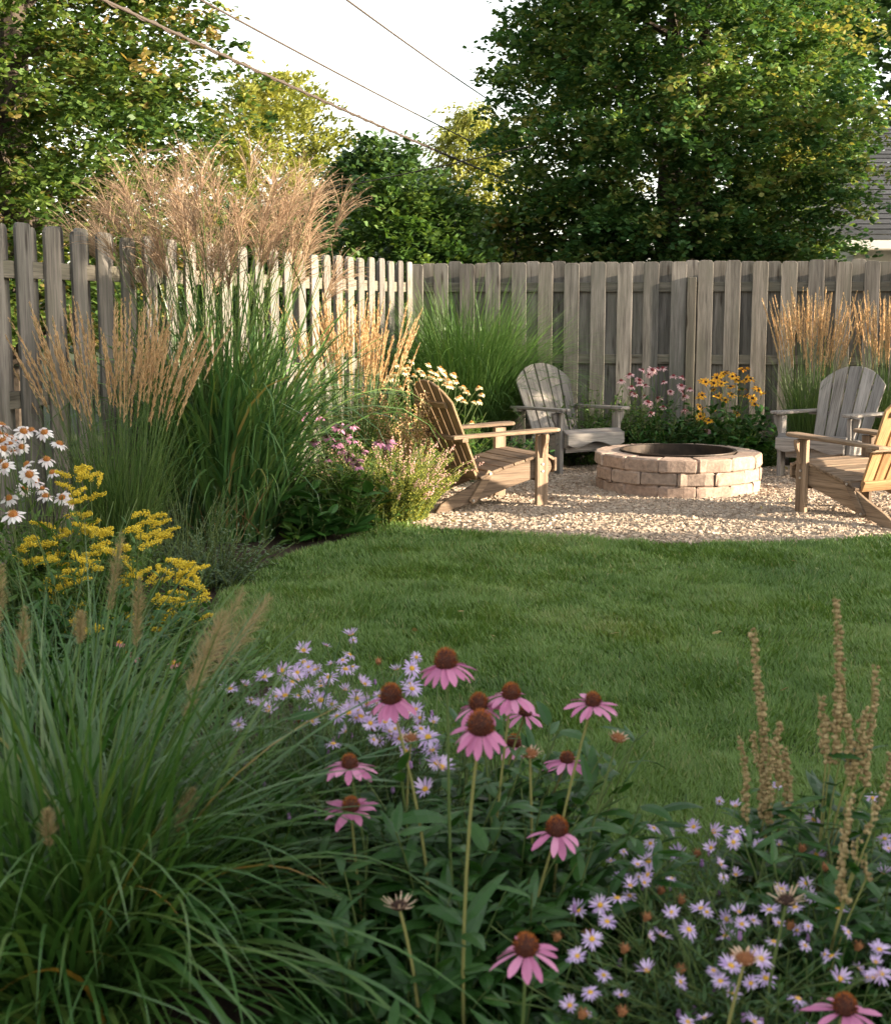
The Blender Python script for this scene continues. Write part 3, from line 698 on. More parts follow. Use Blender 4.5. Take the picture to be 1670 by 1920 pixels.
# ------------------------------------------------------------------ wires
def wire(label, p, q, r, sag=.05, ext=(.25, .35)):
    p, q = at(*p), at(*q); d = q - p; a = p - d * ext[0]; b = q + d * ext[1]; u = np.linspace(0, 1, 40)[:, None]
    P = a + (b - a) * u - np.array((0, 0, 1)) * (4 * sag * u * (1 - u))
    mb = MB(); tubes(mb, P - a, r, 6); 
    if r > .012:                                         # twisted service bundle
        ph = u[:, 0] * 120
        uu = np.linspace(0, 1, 400)[:, None]; P2 = (b - a) * uu - np.array((0, 0, 1)) * (4 * sag * uu * (1 - uu)); ph = uu[:, 0] * 260
        P2 = P2 + np.stack([np.cos(ph) * 0, np.cos(ph), np.sin(ph)], 1) * r * 1.2; tubes(mb, P2, r * .5, 5)
    o = mb.build('power_line', M_WIRE, smooth=True); o.location = a; return tag(o, label, 'power line', 'overhead power lines')
wire('thickest twisted overhead cable sloping down across the sky from upper left', (195, -8, 10.5), (912, 317, 21), .0145, .06)
wire('middle overhead wire running above and parallel to the thick cable', (380, -6, 11.5), (900, 268, 22), .0105, .06)
wire('thin overhead wire highest on the right, ending at the big maple', (650, -6, 13), (930, 192, 22), .0105, .05)
wire('faint thin wire at the very top, close to the big maple', (890, -8, 24), (962, 62, 30), .005, .02)
wire('low thin service wire rising to the right in front of dark round tree', (600, 356, 17), (815, 311, 16.5), .007, .02, ext=(.6, .8))
wire('lowest faint wire behind the plumes, against the dark shrub', (610, 383, 22), (720, 380, 21.5), .006, .01, ext=(.8, .6))

# ------------------------------------------------------------------ grasses
M_MISC = leafmat('tall grass blade', [(0.038, 0.103, 0.031), (0.062, 0.147, 0.040), (0.103, 0.192, 0.051), (0.154, 0.216, 0.057), (0.379, 0.283, 0.100)], .3, .36, .5)
M_MOUND = leafmat('fine grass blade', [(0.054, 0.128, 0.029), (0.090, 0.183, 0.043), (0.135, 0.226, 0.064), (0.194, 0.248, 0.086)], .34, .42, .4)
M_FEA = leafmat('feather grass blade', [(0.052, 0.109, 0.026), (0.089, 0.154, 0.041), (0.135, 0.197, 0.059), (0.229, 0.267, 0.094)], .3, .5, .3)
M_FOUNT = leafmat('fountain grass blade', [(0.025, 0.081, 0.015), (0.041, 0.107, 0.019), (0.066, 0.134, 0.028), (0.094, 0.146, 0.028), (0.315, 0.183, 0.028)], .22, .36, .55)
M_PLUME = leafmat('tan plume', [(0.467, 0.310, 0.159), (0.609, 0.422, 0.235), (0.726, 0.528, 0.317)], .35, .7, .15, tboost=(1.1, 1.0, .8))
M_PLUMEP = leafmat('purple tan plume', [(0.248, 0.162, 0.110), (0.330, 0.231, 0.153), (0.422, 0.318, 0.211)], .35, .7, .15, tboost=(1.1, 1.0, .85))
M_PLUMEF = leafmat('dull straw plume', [(0.240, 0.180, 0.094), (0.336, 0.258, 0.132), (0.408, 0.324, 0.176)], .3, .7, .15, tboost=(1.1, 1.0, .8))
M_STRAW = leafmat('dry straw', [(.22, .14, .06), (.32, .22, .1)], .1, .7, .2)

def clump(root, mat, base, n, L, wd, th, curl, K=8, rad=.1, name='blades', seed=0, p=1.5, az=None, lift=0.0, extra=None):
    rng = np.random.default_rng(seed)
    r = rad * np.sqrt(rng.random(n)); a = rng.random(n) * 2 * np.pi
    b = np.stack([base[0] + r * np.cos(a), base[1] + r * np.sin(a), np.full(n, lift)], 1)
    aa = np.where(rng.random(n) < .75, a + rng.normal(size=n) * .6, rng.random(n) * 6.3) if az is None else az[0] + az[1] * rng.normal(size=n)
    mb = MB()
    tt = th[0] + (th[1] - th[0]) * rng.random(n) ** 1.2
    blades(mb, b, aa, tt, curl[0] + (curl[1] - curl[0]) * rng.random(n) ** 1.4, L[0] + (L[1] - L[0]) * rng.random(n), wd[0] + (wd[1] - wd[0]) * rng.random(n), K=K, rnd=np.clip(rng.beta(2, 2.4, n) * .78 + (rng.random(n) < .025) * .5, 0, 1), roll=rng.normal(size=n) * .35, p=p, az2=rng.normal(size=n) * .35)
    if extra: extra(mb, rng)
    return mb.build(name, mat, root, loc=tuple(root.location))

def feather_grass(name, label, bx, by, n, hgt, spread, seed, nb=420, lit=False):
    root = thing(name, label, 'ornamental grass', (bx, by, 0), group='feather reed grasses')
    rng = np.random.default_rng(seed)
    clump(root, M_FEA, (bx, by), nb, (hgt * .4, hgt * .72), (.004, .0075), (.03, spread * .85), (.1, 1.3), rad=.16, seed=seed + 1)
    for i in range(n):
        a = rng.random() * 6.28; r = .15 * math.sqrt(rng.random())
        th0 = spread * (.1 + .9 * rng.random() ** 1.1); L = hgt * (.80 + .22 * rng.random()) * (1 - .05 * th0)
        ax = a if rng.random() < .8 else rng.random() * 6.28
        K = 12
        P = centre([[bx + r * math.cos(a), by + r * math.sin(a), .0]], ax, th0 * .7, th0 * .75, L, K, 1.8)[0]
        mb = MB(); tubes(mb, P[None], np.linspace(.0022, .0011, K + 1), 4, rnd=rng.random() * .6)
        pl = (.30 + .10 * rng.random()) * hgt / 1.4; t0 = 1 - pl / L
        m = 150; t = t0 + (1 - t0) * rng.random(m); f = t * K; j = np.minimum(f.astype(int), K - 1); u = (f - j)[:, None]
        q = P[j] * (1 - u) + P[j + 1] * u; tan = (P[j + 1] - P[j]); tan /= np.linalg.norm(tan, axis=1, keepdims=True)
        rad = rng.normal(size=(m, 3)); d = tan + .15 * rad
        aa, th = dir2ang(d); rel = (t - t0) / (1 - t0); prof = np.sin(np.pi * np.clip(rel * .82 + .16, 0, 1))
        blades(mb, q, aa, th, 0.0, (.016 + .022 * prof), .0024 + .0034 * prof, K=2, prof='lance', mat=1, roll=rng.random(m) * 3.1, rnd=np.clip(rng.normal(size=m) * .25 + .5, 0, 1))
        mb.build('plume', [M_FEA, M_PLUME], root, loc=(bx, by, 0))
    return root
b = gnd(215, 1085)
feather_grass('feather_grass', 'tan feather reed grass in front of the left fence behind goldenrod', b[0] + .0, b[1] + .12, 100, 1.50, .42, 31, 520)
feather_grass('feather_grass', 'brightly sunlit pale feather reed grass beside the tall plumed grass', -.66, 9.85, 100, 1.52, .36, 33, 520)
feather_grass('feather_grass', 'orange tan feather reed grass by the back fence behind bluish chair', gx(1525, 12.2)[0], 12.2, 95, 1.58, .27, 35, 520)
feather_grass('feather_grass', 'orange tan feather reed grass cut off by the right edge', gx(1668, 12.0)[0], 12.0, 85, 1.58, .27, 37, 480)

def plumed_grass():
    bx, by = -1.36, 8.4
    root = thing('maiden_grass', 'tall green maiden grass with many feathery purplish plumes before the left fence', 'ornamental grass', (bx, by, 0))
    rng = np.random.default_rng(41)
    clump(root, M_MISC, (bx, by), 1150, (.6, 1.85), (.014, .027), (.02, .46), (.3, 2.9), K=9, rad=.30, seed=42, p=2.0)
    def dry(mb, rng): pass
    clump(root, M_STRAW, (bx, by), 130, (.15, .55), (.005, .009), (.1, 1.0), (0, 1.2), K=4, rad=.3, seed=43, name='dry_base_blades')
    N = 98
    for i in range(N):
        a = rng.random() * 6.28; r = .2 * math.sqrt(rng.random()); ax = a + rng.normal() * .5
        if i % 2 == 0: ax = rng.normal() * .35 + (0.0 if rng.random() < .5 else math.pi)
        th0 = .02 + .30 * rng.random()
        L = (1.75 + .56 * rng.random() ** .8) * (1 - .28 * th0); K = 10
        P = centre([[bx + r * math.cos(a), by + r * math.sin(a), 0]], ax, th0, .2 * rng.random() + .06, L, K, 2.0)[0]
        mb = MB(); tubes(mb, P[None], np.linspace(.0036, .0018, K + 1), 5, rnd=.3 + .4 * rng.random())
        # leaves on the culm
        for f in (.45, .58, .7):
            j = int(f * K); blades(mb, P[j][None], rng.random() * 6.28, .35 + .3 * rng.random(), .6 + 1.2 * rng.random(), .35 + .25 * rng.random(), .008, K=6, mat=0, rnd=rng.random() * .6)
        m = int(25 + 10 * rng.random()); t = .93 + .07 * rng.random(m); fdx = t * K; j = np.minimum(fdx.astype(int), K - 1); u = (fdx - j)[:, None]
        q = P[j] * (1 - u) + P[j + 1] * u; tan = P[-1] - P[-2]; tan /= np.linalg.norm(tan)
        rad = rng.normal(size=(m, 3)); rad -= (rad @ tan)[:, None] * tan; rad /= np.linalg.norm(rad, axis=1, keepdims=True)
        d = tan + rad * (.10 + .62 * rng.random((m, 1)))
        aa, th = dir2ang(d); Lr = .18 + .13 * rng.random(m)
        Pr = blades(mb, q, aa, th, .3 + .9 * rng.random(m), Lr, .0046, K=7, prof='thin', mat=1, roll=rng.random(m) * 3.1, rnd=rng.random(m))
        # tiny spikelets along each raceme
        k = 6; jj = rng.integers(1, 7, size=(m, k)); uu = rng.random((m, k, 1)); ii = np.arange(m)[:, None]
        s = Pr[ii, jj] * (1 - uu) + Pr[ii, jj + 1] * uu if jj.max() < 7 else Pr[ii, jj]
        tg = (Pr[ii, jj + 1] - Pr[ii, jj]); tg /= np.linalg.norm(tg, axis=2, keepdims=True)
        a2, t2 = dir2ang((tg + .45 * rng.normal(size=(m, k, 3))).reshape(-1, 3))
        blades(mb, s.reshape(-1, 3), a2, t2, 0, .016, .0034, K=1, prof='thin', mat=1, rnd=rng.random(m * k), roll=rng.random(m * k) * 3)
        mb.build('plume', [M_FEA, M_PLUMEP], root, loc=(bx, by, 0))
plumed_grass()
t = thing('green_grass_mound', 'wide fountain shaped green grass mound in the fence corner', 'ornamental grass', (.18, 12.78, 0))
clump(t, M_MOUND, (.18, 12.78), 4800, (.9, 1.86), (.006, .011), (.02, .56), (.3, 2.3), K=9, rad=.3, seed=51, p=1.9)

def fountain(label, bx, by, n, L, seed, wd, nb2=0):
    t = thing('fountain_grass', label, 'ornamental grass', (bx, by, 0), group='fountain grasses in the foreground')
    clump(t, M_FOUNT, (bx, by), n, L, wd, (.02, 1.0), (.35, 2.2), K=11, rad=.15, seed=seed, p=1.6)
    return t
ft = fountain('large dark green fountain grass with wide arching blades in the lower left corner', -.76, 2.62, 1000, (.5, 1.0), 61, (.007, .0145))
ft2 = fountain('finer arching green grass between the large fountain grass and pink coneflowers', -.42, 2.95, 800, (.4, .72), 63, (.004, .008))
ft3 = fountain('upright bluish green grass behind the large fountain grass at left', -1.02, 3.45, 600, (.55, .9), 65, (.005, .009))
mbx = clump(ft, M_FOUNT, (-.72, 2.5), 130, (.7, 1.05), (.011, .016), (.3, .85), (1.0, 2.0), K=14, rad=.16, name='arching_blades', seed=66, p=1.3, az=(-.9, .95))
def brush(root, pts, seed, rr=.017, n=420, mat=M_PLUMEF):
    """seed head: pts = pixel polyline (px, py, depth) from base of the brush to the tip; stem runs down to the clump"""
    rng = np.random.default_rng(seed); bx, by, _ = root.location
    A, B = at(*pts[0]), at(*pts[1]); u = np.linspace(0, 1, 9)[:, None]
    bend = np.array((B[0] - A[0], B[1] - A[1], 0)) * .12
    Q = A + (B - A) * u + bend * (u * (u - 1)) * -1.0 * 0
    s0 = np.array((bx + rng.normal() * .05, by + rng.normal() * .05, 0)); v = np.linspace(0, 1, 9)[:, None]
    mid = s0 + (A - s0) * v; mid[:, :2] += (A - s0)[:2] * (v ** 1.6 - v) * .9
    mb = MB(); tubes(mb, np.concatenate([mid[:-1], Q])[None], .0022, 5, rnd=.5)
    d = (B - A) / np.linalg.norm(B - A); L = np.linalg.norm(B - A)
    t = rng.random(n); q = A + (B - A) * t[:, None]; rad = rng.normal(size=(n, 3)); rad /= np.linalg.norm(rad, axis=1, keepdims=True)
    pr = np.sin(np.pi * np.clip(.12 + .83 * t, 0, 1)) ** .7
    aa, th = dir2ang(d * .9 + rad * .75)
    blades(mb, q, aa, th, 0, rr * (.8 + .5 * rng.random(n)) * pr, .0013, K=1, prof='thin', mat=1, rnd=rng.random(n), roll=rng.random(n) * 3)
    mb.build('seed_head', [M_FEA, mat], root, loc=tuple(root.location))
for i, q in enumerate([((205, 1145, 3.0), (228, 1000, 3.0)), ((255, 1215, 2.9), (262, 1085, 2.9)), ((35, 1270, 2.8), (48, 1140, 2.8)), ((150, 1210, 2.7), (152, 1150, 2.7)), ((345, 1345, 2.75), (455, 1105, 2.95)), ((400, 1265, 2.9), (505, 1120, 3.1)), ((352, 1300, 2.65), (420, 1150, 2.75)), ((92, 1590, 2.35), (90, 1520, 2.35)), ((-5, 1200, 2.9), (4, 1060, 2.9)), ((330, 1560, 2.6), (362, 1480, 2.6))]):
    brush(ft if i not in (4, 5, 6) else ft2, q, 70 + i, .025 if i not in (4, 5, 6) else .044, 420)

# ------------------------------------------------------------------ flowers
def petalmat(name, c, trans=.25): return leafmat(name, c, trans, .55, .3, tboost=(1.1, 1.0, 1.0))
M_PINK = petalmat('pink petal', [(0.454, 0.140, 0.281), (0.583, 0.205, 0.367), (0.670, 0.292, 0.454)])
M_PALEP = petalmat('pale pink petal', [(.62, .36, .38), (.68, .46, .44), (.60, .28, .32)])
M_WHITEP = petalmat('white petal', [(.70, .66, .66), (.78, .75, .72), (.74, .64, .66)])
M_CREAM = petalmat('cream petal', [(0.680, 0.608, 0.340), (0.760, 0.706, 0.442)])
M_PURPLE = petalmat('dusky purple petal', [(.30, .12, .22), (.42, .2, .3)])
M_PURPB = petalmat('lilac bud', [(.36, .2, .42), (.46, .28, .5)])
M_LILAC = petalmat('lilac petal', [(0.450, 0.311, 0.582), (0.573, 0.437, 0.675), (0.716, 0.583, 0.768)])
M_GOLDP = petalmat('golden petal', [(.72, .34, .015), (.80, .44, .02), (.62, .24, .015)])
M_DRYP = petalmat('dry petal', [(.52, .36, .24), (.62, .46, .33)])
M_CONE = rndmat('orange brown cone', [(.030, .009, .006), (.085, .022, .010), (.22, .055, .013), (.42, .13, .028)], .6, 300, .2, 0)
M_CONEO = rndmat('orange cone', [(.30, .10, .02), (.48, .20, .045), (.62, .34, .10)], .6, 300, .2, 0)
M_CONEB = rndmat('dark cone', [(.03, .014, .01), (.07, .03, .015)], .6, 300, .2, 0)
M_YEL = rndmat('yellow disc', [(.55, .3, .03), (.72, .44, .05)], .6, 300, .2, 0)
M_RUST = rndmat('rusty seed head', [(.2, .075, .03), (.34, .15, .06)], .8, 300, .3, 0)
M_GROD = rndmat('goldenrod floret', [(.40, .34, .04), (.60, .42, .02), (.70, .50, .03), (.74, .58, .08)], .7, 300, .15, 0)
M_BEAD = rndmat('tan seed bead', [(0.204, 0.140, 0.060), (0.306, 0.221, 0.102), (0.374, 0.289, 0.145)], .8, 200, .3, 0)
M_LEAF = leafmat('broad dark perennial leaf', [(0.016, 0.057, 0.008), (0.025, 0.080, 0.013), (0.040, 0.106, 0.018)], .24, .40, .42)
M_LEAFM = leafmat('mid green perennial leaf', [(0.039, 0.095, 0.017), (0.065, 0.135, 0.022), (0.103, 0.182, 0.031)], .3, .45, .4)
M_LEAFA = leafmat('aster leaf', [(0.018, 0.054, 0.011), (0.034, 0.083, 0.017), (0.055, 0.112, 0.024)], .26, .45, .4)
M_GREY = leafmat('grey green leaf', [(.07, .115, .06), (.10, .15, .085), (.14, .18, .11)], .25, .6, .25)
M_YBUSH = leafmat('yellow green bush leaf', [(0.242, 0.286, 0.063), (0.373, 0.402, 0.089), (0.548, 0.507, 0.143)], .38, .55, .25)

def rotm(tx, ty): return np.array(Matrix.Rotation(ty, 3, 'Y') @ Matrix.Rotation(tx, 3, 'X'))
def petals_mb(rng, n, L, wd, th, curl, r0, K=4, prof='petal', fold=-.25, Rm=None, o=(0, 0, 0)):
    mb = MB(); a = np.arange(n) * 2 * np.pi / n + rng.normal(size=n) * .09
    b = np.stack([r0 * np.cos(a), r0 * np.sin(a), 0 * a], 1)
    blades(mb, b, a, th + rng.normal(size=n) * .13, curl + rng.normal(size=n) * .2, L * (1 + .1 * rng.normal(size=n)), wd * (1 + .12 * rng.normal(size=n)), K=K, prof=prof, fold=fold, roll=rng.normal(size=n) * .18, p=1.2, rnd=rng.random(n))
    if Rm is not None: mb.v = [v @ Rm.T for v in mb.v]
    mb.v = [v + np.asarray(o) for v in mb.v]
    return mb
def cone_mb(rng, r, h, Rm=None, o=(0, 0, 0), n=150, lod=2):
    mb = MB(); V, Fc = SPH3 if lod == 2 else SPH2
    X = V * np.array((r, r, h)); X[:, 2] = np.maximum(X[:, 2], -h * .25)
    mb.add(X, Fc, np.clip(.12 + .1 * rng.random(len(Fc)), 0, 1))
    k = np.arange(n) + .5; z = 1 - 1.15 * k / n; ph = k * 2.399963; rr = np.sqrt(np.clip(1 - z * z, 0, 1))
    d = np.stack([rr * np.cos(ph), rr * np.sin(ph), z], 1); P = d * np.array((r, r, h)) * .97
    aa, th = dir2ang(d + np.array((0, 0, .35)))
    blades(mb, P, aa, th, 0, r * .30, r * .16, K=1, prof='thin', rnd=np.clip(.98 - .55 * np.abs(1 - z) + .16 * rng.normal(size=n), 0, 1), roll=rng.random(n) * 3)
    if Rm is not None: mb.v = [v @ Rm.T for v in mb.v]
    mb.v = [v + np.asarray(o) for v in mb.v]
    return mb
def leafy(mb, P, rng, per, L, wd, prof='lance', t=(.05, .85), th=(.7, 1.3), curl=(.4, 1.2), K=4, mat=0, fold=.18):
    """leaves along stems P (n,K,3)"""
    n, k, _ = P.shape
    tt = t[0] + (t[1] - t[0]) * rng.random((n, per)); f = tt * (k - 1); j = np.minimum(f.astype(int), k - 2); u = (f - j)[..., None]; ii = np.arange(n)[:, None]
    q = P[ii, j] * (1 - u) + P[ii, j + 1] * u; m = n * per
    sc_ = (1.15 - .55 * tt).ravel()
    blades(mb, q.reshape(-1, 3), rng.random(m) * 6.28, th[0] + (th[1] - th[0]) * rng.random(m), curl[0] + (curl[1] - curl[0]) * rng.random(m), L * sc_ * (.7 + .6 * rng.random(m)), wd * sc_ * (.75 + .5 * rng.random(m)), K=K, prof=prof, mat=mat, fold=fold, rnd=np.clip(rng.random(m) * .8 + .2 * (tt.ravel()), 0, 1), roll=rng.normal(size=m) * .3, p=1.3)

# pink coneflowers standing singly in the foreground
def coneflower(label, px, py, wpx, kind='pink', tilt=0.0, base=None, drp=1.75, cone=1.0, Z=None, npet=15, seed=0, kleaf=9):
    rng = np.random.default_rng(900 + seed)
    dia = .098 if kind == 'pink' else .075
    Z = Z or F * dia / wpx
    P = at(px, py, Z); hx = base if base is not None else px + rng.normal() * 18
    b = np.array((gx(hx, Z)[0] + .0, Z + rng.normal() * .03, 0))
    root = thing('coneflower', label, 'coneflower', tuple(b), group='coneflowers in the foreground')
    K = 9; u = np.linspace(0, 1, K)[:, None]
    Q = b + (P - b) * u; Q[:, :2] += ((P - b)[:2] * (u ** 1.8 - u)) + np.array([[.022 * math.sin(seed * 2.3), 0]]) * np.sin(u * 3.14) + np.array([[.006 * math.cos(seed * 1.7), 0]]) * np.sin(u * 7.5) * (1 - u)
    loc = tuple(b)
    mb = MB(); tubes(mb, Q[None], np.linspace(.0036, .0026, K), 7, rnd=.5 if kind == 'pink' else .8)
    mb.build('stem', M_STEMY if seed % 3 else M_STEM, root, smooth=True, loc=loc)
    mb = MB(); leafy(mb, Q[None], rng, kleaf, .135, .034, t=(.02, .62), th=(.75, 1.35), curl=(.3, 1.2), K=6, fold=.2); mb.build('foliage', M_LEAF, root, loc=loc)
    Rm = rotm(.06 + rng.normal() * .05, tilt)
    o = P
    if kind == 'pink':
        petals_mb(rng, npet, .047, .0155, drp, .35, .0115, 5, 'petal', -.3, Rm, o).build('petals', M_PINK, root, smooth=True, loc=loc)
        cone_mb(rng, .0180 * cone, .0245 * cone, Rm, o + Rm @ np.array((0, 0, .004)), 170).build('flower_cone', M_CONE, root, loc=loc)
    elif kind == 'dry':
        petals_mb(rng, 17, .026, .0052, 1.15, -.3, .010, 3, 'thin', -.2, Rm, o).build('petals', M_DRYP, root, loc=loc)
        cone_mb(rng, .0135, .010, Rm, o, 90).build('flower_cone', M_CONEB, root, loc=loc)
    elif kind == 'bud':
        petals_mb(rng, 12, .018, .006, .75, .6, .012, 3, 'lance', -.2, Rm, o).build('petals', M_DRYP, root, loc=loc)
        cone_mb(rng, .014, .011, Rm, o, 80).build('flower_cone', M_RUST, root, loc=loc)
CF = [
 ('tallest pink coneflower, its orange cone standing against the lawn', 836, 1247, 100, 'pink', .0, 850, 2.0, 1.12),
 ('large pink coneflower with drooping petals over the lilac asters, on a leaning stem', 733, 1312, 98, 'pink', -.05, 800, 2.1, 1.12),
 ('biggest pink coneflower, in the middle of the group, with dark cone and drooped petals', 900, 1368, 112, 'pink', .05, 893, 2.15, 1.2),
 ('pink coneflower with brownish cone half hidden behind the biggest one', 897, 1326, 92, 'pink', -.05, 925, 1.8, 1.05),
 ('pink coneflower with broad petals above and right of the biggest one', 957, 1306, 92, 'pink', .08, 915, 1.85, 1.0),
 ('pink coneflower with cone hidden, just below the broad petalled one', 984, 1340, 80, 'pink', .1, 940, 1.8, .8),
 ('small pink coneflower to the lower right of the biggest one', 962, 1397, 76, 'pink', .1, 925, 1.75, .95),
 ('rightmost pink coneflower on the lawn side with flat spread petals', 1110, 1320, 94, 'pink', .05, 1045, 1.75, .85),
 ('pink coneflower with pale petals below the rightmost flat petalled one', 1062, 1428, 86, 'pink', .05, 1010, 1.8, .8),
 ('small flat pink coneflower at left below the lilac asters', 655, 1437, 84, 'pink', .0, 665, 1.72, .85),
 ('pink coneflower with raised upper petals beside the arching grass', 658, 1518, 98, 'pink', -.05, 700, 1.55, .9),
 ('bright pink coneflower with round brown cone, lower right of the group', 1043, 1560, 100, 'pink', .05, 985, 1.95, 1.1),
 ('lowest full pink coneflower, near bottom centre, petals splayed downward', 986, 1783, 98, 'pink', -.05, 960, 1.85, 1.0),
 ('pink coneflower cut off by the bottom edge at right', 1582, 1895, 108, 'pink', .0, 1590, 1.75, 1.0),
 ('faded coneflower with thin dry cream rays, lower centre', 748, 1700, 68, 'dry', .0, 770, 0, 0),
 ('closed pinkish bud coneflower on a bent stem, right of all pink ones', 1158, 1386, 44, 'bud', .15, 1085, 0, 0),
 ('small dried coneflower bud in front of the lilac asters', 770, 1387, 40, 'bud', .0, 775, 0, 0),
 ('small tan coneflower bud right of the small pink one', 993, 1415, 36, 'bud', .05, 975, 0, 0),
 ('pale straw coloured spent coneflower on tall single stem among right asters', 1474, 1690, 70, 'dry', .0, 1495, 0, 0),
 ('greenish yellow coneflower bud near the bottom among right asters', 1396, 1800, 40, 'bud', .0, 1400, 0, 0)]
ZF = {12: 2.0, 9: 2.6, 15: 2.75, 16: 2.75, 17: 2.65, 19: 2.05, 13: 2.05, 18: 2.2, 14: 2.2}
for i, (lb, px, py, wp, kd, tl, bs, dr, cn) in enumerate(CF):
    coneflower(lb, px, py, wp, kd, tl, bs, dr, cn, ZF.get(i), npet=[15, 14, 16, 13, 15, 12, 12, 14, 13, 12, 17, 14, 11, 10][i] if i < 14 else 14, seed=i, kleaf=3 if i in (13, 18, 19) else 13)

def leafy_plant(name, label, cat, bx, by, n, hgt, spread, leafL, leafW, per, mat, seed, rad=.12, group=None, K=4, th=(.6, 1.4), prof='lance', stem=M_STEM, flop=(.1, .5), fold=.18):
    root = thing(name, label, cat, (bx, by, 0), group=group); rng = np.random.default_rng(seed)
    a = rng.random(n) * 6.28; r = rad * np.sqrt(rng.random(n))
    base = np.stack([bx + r * np.cos(a), by + r * np.sin(a), 0 * a], 1)
    P = centre(base, a + rng.normal(size=n) * .5, spread * rng.random(n), flop[0] + (flop[1] - flop[0]) * rng.random(n), hgt * (.6 + .45 * rng.random(n)), 6)
    mb = MB(); tubes(mb, P, np.linspace(.003, .0015, 7), 4); mb.build('stems', stem, root, loc=(bx, by, 0))
    mb = MB(); leafy(mb, P, rng, per, leafL, leafW, prof, (.05, 1.0), th, (.2, 1.2), K, fold=fold); mb.build('foliage', mat, root, loc=(bx, by, 0))
    return root, P, rng
for lb, px, Z, n, hh, sd in (('low dark leafy perennial under the tallest coneflower', 800, 2.78, 40, .56, 1), ('dark leafy perennial below the biggest coneflower, centre bottom', 885, 2.74, 42, .50, 2), ('dark leafy perennial below the lower right coneflower', 1035, 2.62, 34, .42, 3), ('dark leafy perennial at bottom centre beside the arching grass', 715, 2.42, 34, .38, 4), ('broad leaved perennial at the very bottom beside the lowest coneflower', 880, 2.15, 26, .27, 5), ('leafy perennial filling between coneflowers and lawn', 970, 2.85, 36, .48, 6)):
    leafy_plant('perennial_foliage', lb, 'perennial', gx(px, Z)[0], Z, n, hh, .55, .13, .034, 11, M_LEAF, 700 + sd, .15, 'leafy perennials in the foreground', K=6)

def flower_proto(kind, seed, dia=.045):
    """meshes for one small flower: (petals, centre)"""
    rng = np.random.default_rng(seed)
    if kind == 'aster':
        v = seed % 5; th_, cu_, n_ = [(1.42, .12, 22), (1.6, .3, 19), (1.25, .1, 24), (.75, .2, 18), (1.5, .5, 15)][v]
        a = petals_mb(rng, n_, dia * .42, dia * (.095 + .02 * (v == 4)), th_, cu_, dia * .09, 2, 'petal', -.1); c = cone_mb(rng, dia * .135, dia * .08, n=30, lod=1)
    elif kind == 'cone': a = petals_mb(rng, 13, dia * .42, dia * .17, 1.9, .4, dia * .10, 3, 'petal', -.2); c = cone_mb(rng, dia * .19, dia * .17, n=50, lod=1)
    elif kind == 'rud': a = petals_mb(rng, 11, dia * .38, dia * .17, 1.6, .35, dia * .1, 3, 'petal', -.2); c = cone_mb(rng, dia * .15, dia * .14, n=30, lod=1)
    return a, c
def flower_set(root, name, variants, pos, mats, rng, tilt=.45, scl=(.8, 1.15), toward=(0.0, -.35)):
    protos = []
    for a, c in variants:
        o = a.build(name, mats[0], root, smooth=True); d = c.build('flower_centre', mats[1], o)
        protos.append((o, d))
    used = set(); r0 = Vector(root.location)
    for i, p in enumerate(pos):
        k = i % len(protos)
        if k in used:
            o = protos[k][0].copy(); d = protos[k][1].copy(); C.objects.link(o); C.objects.link(d); o.parent = root; d.parent = o
        else: o, d = protos[k]; used.add(k)
        o.location = Vector(tuple(map(float, p))) - r0
        o.rotation_euler = (-(toward[1]) + rng.normal() * tilt * .6, toward[0] + rng.normal() * tilt * .6, rng.random() * 6.28)
        v = Matrix.Rotation(rng.random() * 6.28, 3, 'Z')
        e = (Matrix.Rotation(toward[0] + float(rng.normal()) * tilt * .6, 3, 'Y') @ Matrix.Rotation(-toward[1] * -1 * -1 + float(rng.normal()) * tilt * .6, 3, 'X') @ v).to_euler()
        o.rotation_euler = e
        s = scl[0] + (scl[1] - scl[0]) * float(rng.random()); o.scale = (s, s, s)
def stems_to(mb, root, pos, rng, r=.0014, spread=.1, mat=0, zb=0.0, sway=1.7, K=6):
    bx, by, _ = root.location; n = len(pos); pos = np.asarray(pos)
    a = rng.random(n) * 6.28; q = spread * np.sqrt(rng.random(n))
    b = np.stack([bx + .35 * (pos[:, 0] - bx) + q * np.cos(a), by + .35 * (pos[:, 1] - by) + q * np.sin(a), np.full(n, zb)], 1)
    u = np.linspace(0, 1, K)[None, :, None]; P = b[:, None] + (pos - b)[:, None] * u
    P[..., :2] += (pos - b)[:, None, :2] * (u ** sway - u); tubes(mb, P, r, 4, mat=mat); return P

